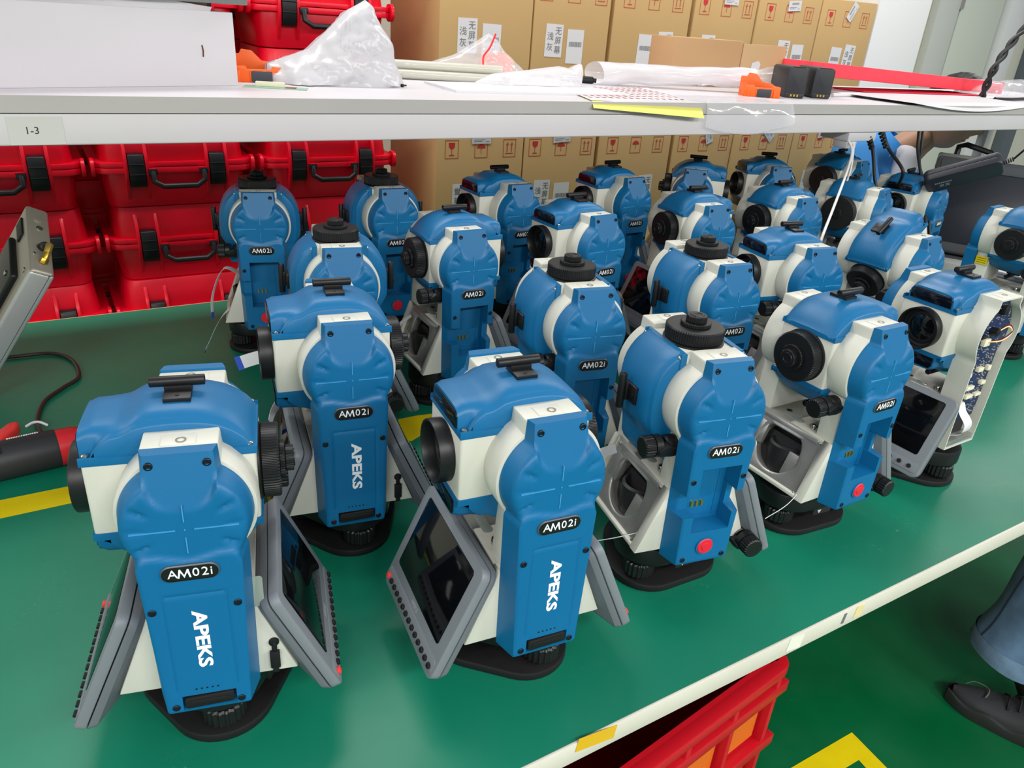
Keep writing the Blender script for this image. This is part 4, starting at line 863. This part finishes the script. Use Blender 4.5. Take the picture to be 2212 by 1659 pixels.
# ------------------------------------------------------------------ cords and adapter hanging under the shelf
def cord(name, pts, r, m, label, cat='cord', par=None, n=8):
    o = obj(name, MB().tube(smooth_pts(pts, 8), r, n).mesh(name, m), par); return tag(o, label, cat) if label else o
Z = lambda z: TZ+z
wc = cord('hanging_cable', [(1.755, 1.262, Z(.425)), (1.745, 1.235, Z(.40)), (1.68, 1.19, Z(.355)), (1.56, 1.115, Z(.30)), (1.455, 1.05, Z(.252)), (1.42, 1.03, Z(.17))], .0031, mat('white_cord', (222, 222, 220), .45), 'white cord hanging from the socket under the shelf')
cord('thin_cord', [(1.776, 1.262, Z(.425)), (1.770, 1.25, Z(.40)), (1.75, 1.23, Z(.36)), (1.71, 1.205, Z(.32))], .0026, mat('white_cord', (222, 222, 220), .45), None, par=wc)
sb = empty('socket_strip', (1.80, 1.30, ZB), 0, 'pale grey socket box fixed below the shelf beam', 'socket')
obj('socket_body', MB().box(-.055, .055, -.045, .04, -.022, -.0005).mesh('socket_body', mat('socket_grey', (198, 196, 198), .5), bevel=.003), sb); obj('socket_hub', MB().box(-.052, -.012, -.042, -.002, -.040, -.021).mesh('socket_hub', mat('socket_grey', (198, 196, 198), .5), bevel=.003), sb)
def relief(parent, p0, p1, r):
    a, b_ = Vector(p0), Vector(p1); bb = MB()
    for k in range(5): q = a.lerp(b_, k/5); q2 = a.lerp(b_, (k+.6)/5); bb.tube([tuple(q), tuple(q2)], r, 10)
    return obj('strain_relief', bb.mesh('strain_relief', CORD), parent)
c1 = cord('hanging_cable', [(1.835, 1.262, Z(.442)), (1.852, 1.25, Z(.394)), (1.860, 1.23, Z(.33)), (1.868, 1.205, Z(.27)), (1.872, 1.195, Z(.235))], .0042, CORD, 'black power cord hanging straight down with plug at its end')
relief(c1, (1.828, 1.265, Z(.442)), (1.850, 1.252, Z(.400)), .0075); obj('plug', MB().lathe([(.006, .03), (.010, .02), (.013, 0), (.013, -.02), (.008, -.022)], 12, 'z', Matrix.Translation((1.874, 1.19, Z(.215)))).mesh('plug', CORD), c1)
# adapter, square to the line of sight
AC = Vector((2.035, 1.105, Z(.362))); ax = Vector((.50, -.76, .42)).normalized(); vw = Vector((.86, .47, -.13)); ay = (Vector((0, 0, 1))-ax*ax.z).normalized(); az = ax.cross(ay)
AM_ = Matrix((ax, ay, az)).transposed().to_4x4() @ Matrix.Rotation(R_(38), 4, 'X'); AM_.translation = AC
c2 = cord('adapter_cord', [(1.890, 1.262, Z(.442)), (1.905, 1.245, Z(.404)), (1.905, 1.19, Z(.36)), (1.925, 1.20, Z(.325)), tuple(AM_ @ Vector((-.150, -.004, -.002))), tuple(AM_ @ Vector((-.112, -.002, -.002)))], .0042, CORD, 'black cord looping from the shelf into the power adapter')
relief(c2, (1.885, 1.265, Z(.442)), (1.903, 1.248, Z(.402)), .0075)
ad = bpy.data.objects.new('power_adapter', None); col.objects.link(ad); ad.matrix_world = AM_; tag(ad, 'black power adapter brick hanging by its cords below the shelf', 'power adapter')
ADM = mat('adapter_black', (40, 42, 50), .45, bump=.04, bscale=400)
obj('adapter_shell', MB().prism(rrect(.178, .060, .016, 5), 0, .016, 'z', None, rrect(.170, .052, .014, 5)).mesh('adapter_shell', ADM, bevel=.003), ad); obj('adapter_base', MB().prism(rrect(.176, .058, .016, 5), -.017, -.001, 'z').mesh('adapter_base', ADM, bevel=.003), ad)
AL = mat('adapter_ink', (120, 124, 132), .5); b = MB(); x = -.066
for k in range(9): b.box(x, x+.0032, .002, .0065, .0161, .0164); x += .0044
for k in range(2): b.box(-.056+.013*k, -.046+.013*k, -.010, -.0075, .0161, .0164); b.box(-.056+.013*k, -.046+.013*k, -.005, -.0025, .0161, .0164); b.box(-.053+.013*k, -.049+.013*k, -.010, -.002, .0161, .0164)
obj('lettering', b.mesh('lettering', AL), ad); relief(ad, (-.088, 0, -.002), (-.116, -.002, -.002), .006); relief(ad, (.088, 0, -.002), (.112, .004, -.002), .006)
cord('output_cord', [tuple(AM_ @ Vector((.110, .004, -.002))), tuple(AM_ @ Vector((.150, .025, -.01))), (2.20, 1.00, Z(.44)), (2.30, .99, Z(.47))], .0026, CORD, 'thin black cord leaving the adapter to the right')
c3 = cord('twin_cord', [(2.045, 1.262, Z(.442)), (2.035, 1.245, Z(.40)), (2.025, 1.22, Z(.36)), (2.020, 1.19, Z(.31)), (2.005, 1.16, Z(.27)), (1.985, 1.13, Z(.22)), (1.975, 1.10, Z(.16))], .0042, CORD, 'pair of black cords hanging left of the adapter')
cord('second_cord', [(2.062, 1.262, Z(.442)), (2.050, 1.245, Z(.40)), (2.033, 1.225, Z(.36)), (2.035, 1.19, Z(.31)), (2.02, 1.16, Z(.27)), (2.00, 1.13, Z(.22)), (1.99, 1.10, Z(.16))], .0036, CORD, None, par=c3)
# ------------------------------------------------------------------ rugged monitor behind the right-hand instruments
mo = empty('rugged_monitor', (2.58, 1.235, TZ), R_(-63), 'large dark grey monitor tilted back behind the instruments at right', 'monitor')
MG = mat('monitor_grey', (84, 88, 92), .55, bump=.06, bscale=300); MR = Matrix.Rotation(R_(-14), 4, 'X')
obj('monitor_shell', MB().box(-.235, .26, 0, .05, .04, .345).mesh('monitor_shell', MG, bevel=.012, seg=3), mo, M=MR); obj('screen', MB().box(-.205, .235, -.0015, .002, .075, .305).mesh('screen', mat('monitor_screen', (48, 51, 60), .3), bevel=.002), mo, M=MR)
obj('bezel', MB().box(-.22, .25, -.004, .004, .305, .335).mesh('bezel', MG, bevel=.003), mo, M=MR); obj('corner_block', MB().box(-.236, -.12, .004, .052, .30, .352).mesh('corner_block', mat('beige_grey', (120, 122, 116), .6), bevel=.006), mo, M=MR)
obj('handle', MB().tube([(-.185, .03, .345), (-.185, .03, .380), (-.165, .03, .388), (-.09, .03, .372), (-.07, .03, .345)], .009, 8).mesh('handle', BLACK), mo, M=MR); obj('foot', MB().box(-.18, .20, -.04, .14, 0, .03).mesh('foot', MG, bevel=.006), mo); obj('neck', MB().box(-.06, .06, .02, .06, .025, .12).mesh('neck', MG), mo)
cs = empty('grey_case_unit', (2.22, 1.08, TZ), R_(-58), 'pale grey equipment box with dark latch left of the right-edge instrument', 'equipment box')
obj('case_body', MB().box(-.13, .13, 0, .06, 0, .10).mesh('case_body', mat('pale_unit', (196, 196, 188), .5), bevel=.004), cs); obj('latch', MB().box(-.055, -.015, -.008, .001, .045, .085).mesh('latch', GREYD, bevel=.002), cs); obj('latch_hole', MB().lathe([(.004, -.009), (.004, -.0078)], 10, 'y', Matrix.Translation((-.033, 0, .062))).mesh('latch_hole', BLACKR), cs)
tag(obj('dark_jacket', lumpy('dark_jacket', [(2.86, .01), (2.90, .16), (2.96, .34), (3.02, .42), (3.12, .42), (3.2, .40), (3.26, .01)], 1.30, TZ, .05, mat('dark_cloth', (24, 25, 30), .8), 5.5, .012, 9)), 'dark cloth hanging at the right edge beside the monitor', 'cloth')
# ------------------------------------------------------------------ red crate on the floor
CR = mat('crate_red', (184, 14, 30), .38, bump=.05, bscale=300); CRI = mat('crate_orange_card', (214, 104, 20), .6)
cr = empty('plastic_crate', (.62, .70, 0), R_(7.2), 'red plastic crate with orange panels under the bench front', 'crate')
CX0, CX1, CY0, CY1, CHH = -.34, .315, -.205, .22, .50
b = MB(); t = .012
b.box(CX0, CX1, CY0+.022, CY0+.030, .02, CHH); b.box(CX0, CX1, CY1-.03, CY1-.022, .02, CHH); b.box(CX0+.022, CX0+.03, CY0+.02, CY1-.02, .02, CHH); b.box(CX1-.03, CX1-.022, CY0+.02, CY1-.02, .02, CHH); b.box(CX0+.02, CX1-.02, CY0+.02, CY1-.02, 0, .02)
obj('crate_wall', b.mesh('crate_wall', CR), cr)
ou, inn = rrect(CX1-CX0, CY1-CY0, .03, 5, (CX0+CX1)/2, (CY0+CY1)/2), rrect(CX1-CX0-.05, CY1-CY0-.05, .02, 5, (CX0+CX1)/2, (CY0+CY1)/2); n_ = len(ou); b = MB()
b.add([(x, y, CHH) for x, y in ou]+[(x, y, CHH) for x, y in inn]+[(x, y, CHH-.022) for x, y in ou]+[(x, y, CHH-.022) for x, y in inn], [q for k in range(n_) for q in ((k, (k+1) % n_, n_+(k+1) % n_, n_+k), (k, 2*n_+k, 2*n_+(k+1) % n_, (k+1) % n_), (2*n_+k, 3*n_+k, 3*n_+(k+1) % n_, 2*n_+(k+1) % n_), (n_+k, n_+(k+1) % n_, 3*n_+(k+1) % n_, 3*n_+k))])
obj('rim', b.mesh('rim', CR, bevel=.003), cr)
for zz, dp in ((.440, .020), (.31, .022), (.16, .018), (.03, .018)):
    obj('rail', MB().box(CX0+.004, CX1+.002, CY0+.022-dp, CY0+.023, zz-.012, zz+.012).mesh('rail', CR, bevel=.002), cr); obj('rail', MB().box(CX1-.023, CX1-.022+dp, CY0+.01, CY1-.01, zz-.012, zz+.012).mesh('rail', CR, bevel=.002), cr)
for k in range(6): obj('rib', MB().box(CX0+.03+.118*k, CX0+.042+.118*k, CY0+.004, CY0+.023, .03, CHH-.02).mesh('rib', CR, bevel=.0015), cr)
for k in range(4): obj('rib', MB().box(CX1-.023, CX1-.004, CY0+.06+.10*k, CY0+.072+.10*k, .03, CHH-.02).mesh('rib', CR, bevel=.0015), cr)
for k in range(5): obj('orange_panel', MB().box(CX0+.050+.118*k, CX0+.140+.118*k, CY0+.019, CY0+.0225, .33, .425).mesh('orange_panel', CRI), cr)
for k in range(5): obj('orange_panel', MB().box(CX0+.050+.118*k, CX0+.140+.118*k, CY0+.019, CY0+.0225, .18, .29).mesh('orange_panel', CRI), cr)
tag(obj('bubble_wrap', MB().grid(lambda u, v: (.36+.50*u, .62+.26*v+.03*u, .40+.03*mn.noise(Vector((u*5, v*4, 2)))+.006*abs(math.sin(u*60)*math.sin(v*40))), 70, 44).mesh('bubble_wrap', film('red_wrap', (150, 70, 74), .9, .15)), None), 'crumpled translucent bubble wrap inside the red crate', 'packaging')
# ------------------------------------------------------------------ people
def skin_mesh(name, V, Eg, root, m, sub=2, vox=.011, flat=1.0):
    # one closed surface grown around a jointed skeleton: capsules fused by a voxel remesh, then relaxed
    b = MB()
    for p, r in V: b.sphere(p, r, 10)
    for a, c in Eg:
        A, C = Vector(V[a][0]), Vector(V[c][0]); n_ = max(3, int((C-A).length/.02)); b.tube([tuple(A.lerp(C, k/n_)) for k in range(n_+1)], [V[a][1]+(V[c][1]-V[a][1])*k/n_ for k in range(n_+1)], 18)
    o = bpy.data.objects.new(name, b.mesh(name, m)); col.objects.link(o)
    md = o.modifiers.new('remesh', 'REMESH'); md.mode = 'VOXEL'; md.voxel_size = vox; md.use_smooth_shade = True
    sm = o.modifiers.new('relax', 'SMOOTH'); sm.factor = .5; sm.iterations = 9
    dg = bpy.context.evaluated_depsgraph_get(); out = bpy.data.meshes.new_from_object(o.evaluated_get(dg)); bpy.data.objects.remove(o)
    out.name = name; out.materials.clear(); out.materials.append(m); out.shade_smooth(); return out
SKIN = mat('skin', (196, 150, 122), .5, bump=.03, bscale=200); HAIR = mat('black_hair', (14, 13, 14), .5, bump=.6, bscale=120)
SHIRT = mat('blue_shirt', (66, 150, 226), .75, bump=.3, bscale=25, var=.05, vscale=12); TEE = mat('white_tee', (226, 222, 226), .8, bump=.15, bscale=30)
JEAN = mat('denim', (84, 112, 140), .85, bump=.3, bscale=420, var=.38, vscale=11); JEAN2 = mat('denim_hem', (92, 118, 142), .85, bump=.4, bscale=300, var=.2, vscale=30)
def head_mesh(name):
    # face towards +x, crown +z, origin at head centre, about 0.235 m tall
    def fn(u, v):
        th = 2*math.pi*u; ph = math.pi*v; sx, sy, sz = math.sin(ph)*math.cos(th), math.sin(ph)*math.sin(th), -math.cos(ph)
        r = Vector((sx*.098, sy*.076, sz*.118))
        if sz < -.05: k = min(1, (-sz-.05)/.9); r.y *= 1-.28*k; r.x *= 1-.10*k if sx > 0 else 1-.35*k
        if sx > .3:
            f = sstep(.3, .9, sx); ay_ = abs(sy)
            r.x += .020*math.exp(-(sy/.16)**2)*math.exp(-((sz+.17)/.15)**2)+.012*math.exp(-(sy/.10)**2)*math.exp(-((sz-.02)/.16)**2)    # nose
            r.x -= .008*math.exp(-((ay_-.36)/.16)**2)*math.exp(-((sz-.07)/.10)**2)                                                       # eye sockets
            r.x += .005*math.exp(-((sz-.2)/.08)**2)*f                                                                                     # brow
            r.x += .008*math.exp(-(sy/.26)**2)*(math.exp(-((sz+.43)/.06)**2)+math.exp(-((sz+.56)/.06)**2))-.003*math.exp(-((sz+.5)/.03)**2)*math.exp(-(sy/.3)**2)
            r.x += .010*math.exp(-(sy/.3)**2)*math.exp(-((sz+.82)/.14)**2)                                                               # chin
        return tuple(r)
    b = MB(); b.grid(fn, 56, 44)
    for s in (-1, 1): b.sphere((-.005, s*.074, -.008), .03, 8, (.55, .28, 1))
    b.tube([(-.012, 0, -.07), (-.03, 0, -.13), (-.045, 0, -.185)], [.042, .041, .046], 20)
    return b
def head_parts(parent, M, body_mat=SKIN):
    hd = head_mesh('head'); o = obj('body', hd.mesh('body', body_mat, angle=80, merge=1e-5), parent, M=M)
    h = MB(); nu_, nv_ = 130, 96; pts_ = []
    for jv in range(nv_+1):
        for iu in range(nu_+1):
            th = 2*math.pi*iu/nu_; ph = math.pi*jv/nv_; d_ = Vector((math.sin(ph)*math.cos(th), math.sin(ph)*math.sin(th), -math.cos(ph))); k = 1.06+.02*mn.noise(d_*9); pts_.append((d_, (d_.x*.098*k-.003, d_.y*.078*k, d_.z*.118*k+.004)))
    h.v = [p[1] for p in pts_]
    for jv in range(nv_):
        for iu in range(nu_):
            a_ = jv*(nu_+1)+iu; d_ = pts_[a_][0]
            if d_.z > -.30+.95*max(-.15, d_.x+.05): h.f.append((a_, a_+1, a_+nu_+2, a_+nu_+1))
    obj('hair', h.mesh('hair', HAIR, angle=80, merge=1e-5), parent, M=M)
    def on_face(y, z, o_): return (.098*math.sqrt(max(0, 1-(y/.076)**2-(z/.118)**2))+o_, y, z)
    for s_ in (-1, 1):
        obj('eyebrow', MB().tube([on_face(s_*y, z, .0035) for y, z in ((.014, .026), (.024, .031), (.034, .031), (.043, .026))], [.0022, .0034, .003, .0016], 8).mesh('eyebrow', HAIR), parent, M=M)
        obj('eye', MB().tube([on_face(s_*y, z, -.002) for y, z in ((.017, .008), (.026, .011), (.037, .008))], [.0016, .0034, .0016], 8).mesh('eye', HAIR), parent, M=M)
    l = MB(); l.sphere((.0835, 0, -.058), .017, 10, (.42, 1, .36)); obj('lips', l.mesh('lips', mat('lips', (176, 110, 98), .5)), parent, M=M)
    return o
pr = empty('person', (2.86, 2.03, 0), 0, 'person in blue work shirt over white tee bending down behind the shelf', 'person')
PO = Vector((2.86, 2.03, 0)); q = lambda x, y, z: tuple(Vector((x, y, TZ+z))-PO)
# body on one skin surface: pelvis, trunk, arms, legs; head joins at the neck
V = [(q(2.95, 2.16, -.28), .125), (q(2.95, 2.12, -.05), .125), (q(2.97, 2.05, .13), .12), (q(3.07, 1.975, .25), .056), (q(3.135, 1.925, .315), .047), (q(2.83, 2.00, .235), .062), (q(2.80, 1.86, .06), .047), (q(2.93, 1.72, .045), .034), (q(2.98, 1.68, .04), .03), (q(3.15, 2.09, .215), .062), (q(3.27, 1.95, .06), .047), (q(3.25, 1.74, .045), .034), (q(3.22, 1.68, .04), .03), (q(2.85, 1.98, -.32), .085), (q(2.83, 1.86, -.33), .065), (q(2.83, 1.86, -.74), .045), (q(2.83, 1.78, -.765), .035), (q(3.05, 1.98, -.32), .085), (q(3.07, 1.86, -.33), .065), (q(3.07, 1.86, -.74), .045), (q(3.07, 1.78, -.765), .035)]
Eg = [(0, 1), (1, 2), (2, 3), (3, 4), (2, 5), (5, 6), (6, 7), (7, 8), (2, 9), (9, 10), (10, 11), (11, 12), (0, 13), (13, 14), (14, 15), (15, 16), (0, 17), (17, 18), (18, 19), (19, 20)]
def add_hand(V_, E_, w_i, fwd, side):
    p = Vector(V_[w_i][0]); f = Vector(fwd).normalized(); sd = Vector(side).normalized()
    for k, (o_, ln) in enumerate(((-.030, .040), (-.021, .062), (-.007, .070), (.007, .066), (.021, .052))):
        a = p+f*(.035 if k else .0)+sd*o_; m1 = a+f*ln*.55+Vector((0, 0, .006))+sd*o_*(.35 if k else .6); e_ = a+f*ln+Vector((0, 0, -.012))+sd*o_*(.4 if k else .7); n_ = len(V_)
        V_ += [(tuple(a), .011), (tuple(m1), .0095), (tuple(e_), .0085)]; E_ += [(w_i, n_), (n_, n_+1), (n_+1, n_+2)]
NB = len(V)
add_hand(V, Eg, 8, (.5, -.6, 0), (-.6, -.5, 0)); add_hand(V, Eg, 12, (-.4, -.7, 0), (-.7, .4, 0))
obj('body', skin_mesh('body', V, Eg, 0, SKIN, vox=.006), pr)
HM = Matrix.Translation(q(3.215, 1.872, .414)) @ Matrix.Rotation(R_(-64), 4, 'Z') @ Matrix.Rotation(R_(18), 4, 'Y') @ Matrix.Scale(1.2, 4)
head_parts(pr, HM)
grow = lambda idx, k, add: [(V[i][0], V[i][1]*k+add) for i in idx]
obj('shirt', skin_mesh('shirt', grow((0, 1, 2, 5, 6, 9, 10, 7, 11), 1.0, .022)+[(q(2.99, 2.02, .235), .095)], [(0, 1), (1, 2), (2, 3), (3, 4), (2, 5), (5, 6), (2, 9), (4, 7), (6, 8), (9, 3), (9, 5)], 0, SHIRT), pr)
obj('collar', MB().grid(lambda u, v: tuple(Vector(q(3.045, 1.985, .262))+Matrix.Rotation(R_(-60), 3, 'Z') @ (Matrix.Rotation(R_(38), 3, 'Y') @ Vector(((.074+.03*v)*math.cos(R_(75)+R_(210)*u), (.074+.03*v)*math.sin(R_(75)+R_(210)*u), .045-.060*v)))), 28, 4).mesh('collar', SHIRT), pr)
obj('tee', skin_mesh('tee', [(q(3.04, 1.99, -.10), .11), (q(3.075, 1.955, .06), .105), (q(3.085, 1.955, .225), .074)], [(0, 1), (1, 2)], 0, TEE), pr)
obj('trousers', skin_mesh('trousers', grow((0, 13, 14, 15, 17, 18, 19), 1.0, .016), [(0, 1), (1, 2), (2, 3), (0, 4), (4, 5), (5, 6)], 0, JEAN), pr)
stl = empty('stool', (2.95, 2.20, 0), 0, 'dark round stool under the person in blue shirt', 'stool'); obj('seat', MB().lathe([(.15, .345), (.16, .355), (.16, .375), (.15, .385)], 28).mesh('seat', BLACK), stl)
for k in range(4): obj('leg', MB().tube([(.11*math.cos(k*1.571+.78), .11*math.sin(k*1.571+.78), .35), (.16*math.cos(k*1.571+.78), .16*math.sin(k*1.571+.78), 0)], .011, 8).mesh('leg', DARKM), stl)
# second person: seated at the bench front, only one leg and shoe reach into view
pp = empty('person', (1.93, .10, 0), 0, 'seated person in faded blue jeans and black shoe at lower right', 'person'); PQ = Vector((1.93, .10, 0)); q = lambda x, y, z: tuple(Vector((x, y, TZ+z))-PQ)
V2 = [(q(2.08, -.02, -.26), .13), (q(2.08, -.05, -.02), .125), (q(2.08, -.02, .22), .13), (q(2.08, 0, .37), .06), (q(1.985, .06, -.27), .085), (q(1.865, .47, -.25), .066), (q(1.835, .48, -.62), .046), (q(1.825, .42, -.72), .036), (q(2.18, .06, -.27), .085), (q(2.28, .42, -.25), .066), (q(2.28, .42, -.62), .046), (q(2.28, .40, -.72), .042), (q(1.93, -.02, .27), .06), (q(1.90, .12, .05), .048), (q(1.98, .36, .03), .036), (q(2.23, -.02, .27), .06), (q(2.26, .12, .05), .048), (q(2.20, .36, .03), .036)]
E2 = [(0, 1), (1, 2), (2, 3), (0, 4), (4, 5), (5, 6), (6, 7), (0, 8), (8, 9), (9, 10), (10, 11), (2, 12), (12, 13), (13, 14), (2, 15), (15, 16), (16, 17)]; add_hand(V2, E2, 14, (0, 1, 0), (1, 0, 0)); add_hand(V2, E2, 17, (0, 1, 0), (-1, 0, 0))
obj('body', skin_mesh('body', V2, E2, 0, SKIN, vox=.006), pp)
head_parts(pp, Matrix.Translation(q(2.08, .04, .55)) @ Matrix.Rotation(R_(90), 4, 'Z') @ Matrix.Rotation(R_(20), 4, 'Y'))
g2 = lambda idx, a: [(V2[i][0], V2[i][1]+a) for i in idx]
obj('shirt', skin_mesh('shirt', g2((0, 1, 2, 12, 13, 15, 16), .02), [(0, 1), (1, 2), (2, 3), (3, 4), (2, 5), (5, 6)], 0, SHIRT), pp)
def leg_cloth(hipp, knee, hem, name):
    # trouser leg with flared, folded denim: sections along hip-knee-hem
    P = smooth_pts([hipp, tuple(Vector(hipp).lerp(Vector(knee), .6)), knee, tuple(Vector(knee).lerp(Vector(hem), .35)), tuple(Vector(knee).lerp(Vector(hem), .8)), hem], 7); b = MB(); n = 40; rows = []
    for i, p in enumerate(P):
        t = i/(len(P)-1); tg = (P[min(i+1, len(P)-1)]-P[max(i-1, 0)]).normalized(); a = tg.orthogonal().normalized() if i == 0 else (a-tg*a.dot(tg)).normalized(); c_ = tg.cross(a)
        r = .105-.02*sstep(0, .5, t)+.012*sstep(.7, 1, t)
        for k in range(n):
            g = 2*math.pi*k/n; rr = r*(1+.05*mn.noise(Vector((math.cos(g)*1.6, math.sin(g)*1.6, t*7)))+.03*math.sin(t*26+g*2)*sstep(.45, .9, t))
            b.v.append(tuple(p+a*rr*math.cos(g)+c_*rr*math.sin(g)))
    for i in range(len(P)-1):
        for k in range(n): b.f.append((i*n+k, i*n+(k+1) % n, (i+1)*n+(k+1) % n, (i+1)*n+k))
    return b
for hip, kn, hm in ((q(1.985, .06, -.27), q(1.870, .475, -.24), q(1.830, .510, -.665)), (q(2.18, .06, -.27), q(2.28, .44, -.24), q(2.28, .42, -.64))):
    lg = leg_cloth(hip, kn, hm, 'trouser_leg'); o = obj('trouser_leg', lg.mesh('trouser_leg', JEAN, angle=80), pp)
    n = 40; nr = len(lg.v)//n; hb = MB()
    last = [lg.v[(nr-5+j)*n:(nr-4+j)*n] for j in range(5)]
    vv = []
    for r_ in last:
        cc = sum((Vector(p) for p in r_), Vector())/n; vv += [tuple(cc+(Vector(p)-cc)*1.035) for p in r_]
    hb.add(vv, [(i*n+k, i*n+(k+1) % n, (i+1)*n+(k+1) % n, (i+1)*n+k) for i in range(4) for k in range(n)]); obj('hem', hb.mesh('hem', JEAN2, angle=80), o)
    sm = [tuple(Vector(lg.v[j*n+30])*1.0+Vector((-.0015, -.0015, 0))) for j in range(nr)]; obj('seam', MB().tube(sm, .0022, 5).mesh('seam', mat('seam_dark', (28, 42, 60), .8)), o)
def shoe(parent, loc, rz):
    s = obj('shoe', None, parent) if False else None
    def up(u, v):
        x = -.10+.29*u; wd = (.036+.014*math.sin(math.pi*min(1, u*1.15)))*(1-max(0, (u-.8)/.2)**2*.75); ht = .030+.060*sstep(.62, .16, u)+.024*(1-u)*sstep(1, .55, u)-.012*max(0, (u-.75)/.25)**2
        a = math.pi*v; return (x, -wd*math.cos(a)*(1-.25*math.sin(a)**3), .026+max(.006, ht)*math.sin(a)**.72)
    b = MB(); b.grid(up, 44, 24); o = obj('shoe', b.mesh('shoe', mat('shoe_black', (44, 46, 49), .7, bump=.3, bscale=150), angle=70), parent, loc=loc, rot=(0, 0, rz))
    so = MB(); pts = [(-.108+.308*k/24, (.044+.012*math.sin(math.pi*min(1, k/24*1.15)))*(1-max(0, (k/24-.8)/.2)**2*.72)) for k in range(25)]
    lo = [(x, y) for x, y in pts]+[(x, -y) for x, y in reversed(pts)]; wave = [.031+.005*math.sin(x*70) for x, y in lo]; n = len(lo)
    so.add([(x, y, 0) for x, y in lo]+[(x*1.0, y*1.03, w_) for (x, y), w_ in zip(lo, wave)]+[(x, y*.8, w_+.002) for (x, y), w_ in zip(lo, wave)], [tuple(range(n))]+[(k, (k+1) % n, n+(k+1) % n, n+k) for k in range(n)]+[(n+k, n+(k+1) % n, 2*n+(k+1) % n, 2*n+k) for k in range(n)])
    obj('sole', so.mesh('sole', mat('sole_black', (38, 40, 40), .6), bevel=.002, ba=60), o)
    obj('toe_seam', MB().tube(smooth_pts([(.165, -.034, .035), (.15, -.034, .052), (.125, -.020, .062), (.12, 0, .066), (.125, .02, .062)], 6), .0014, 5).mesh('toe_seam', mat('seam_grey', (110, 110, 105), .6)), o)
    for k in range(5): obj('lace', MB().tube(smooth_pts([(.085-.022*k, -.028, .060+.009*k), (.080-.022*k, 0, .078+.011*k), (.078-.022*k, .028, .060+.009*k)], 5), .0028, 6).mesh('lace', BLACKR), o)
    obj('lace', MB().tube(smooth_pts([(.03, 0, .105), (.05, -.025, .125), (.07, -.035, .11), (.04, -.01, .105), (.06, .03, .12), (.075, .02, .10)], 6), .0025, 6).mesh('lace', BLACKR), o)
obj('sock', MB().tube([q(1.832, .475, -.64), q(1.825, .42, -.725), q(1.82, .40, -.75)], [.05, .042, .04], 16).mesh('sock', BLACKR), pp); shoe(pp, q(1.795, .385, -.80), R_(115)); shoe(pp, q(2.28, .34, -.80), R_(90))
st2 = empty('stool', (2.08, -.02, 0), 0, 'dark round stool under the person in jeans', 'stool'); obj('seat', MB().lathe([(.15, .355), (.17, .365), (.17, .385), (.15, .395)], 28).mesh('seat', BLACK), st2)
for k in range(4): obj('leg', MB().tube([(.11*math.cos(k*1.571+.78), .11*math.sin(k*1.571+.78), .36), (.16*math.cos(k*1.571+.78), .16*math.sin(k*1.571+.78), 0)], .011, 8).mesh('leg', DARKM), st2)
# ------------------------------------------------------------------ small marks along the bench edge
def edge_mark(x, w_, h_, m, label, cat, dz=-.012): return tag(obj('edge_sticker', MB().box(-w_/2, w_/2, -.0005, 0, -h_/2, h_/2).mesh('edge_sticker', m), None, loc=(x, .3948, TZ+dz), rot=(0, R_(8), 0)), label, cat)
edge_mark(.690, .026, .020, mat('pale_sticker', (226, 226, 212), .5), 'small pale square sticker on the bench edge', 'sticker'); edge_mark(.782, .005, .016, GREYD, 'tiny grey slot mark on the bench edge', 'sticker')
es = edge_mark(.812, .016, .018, mat('cream_sticker', (222, 206, 150), .5), 'small cream printed sticker on the bench edge', 'sticker'); edge_mark(.388, .05, .018, mat('amber_tape', (214, 172, 20), .3), 'piece of amber tape on the bench edge at bottom', 'tape', -.006)
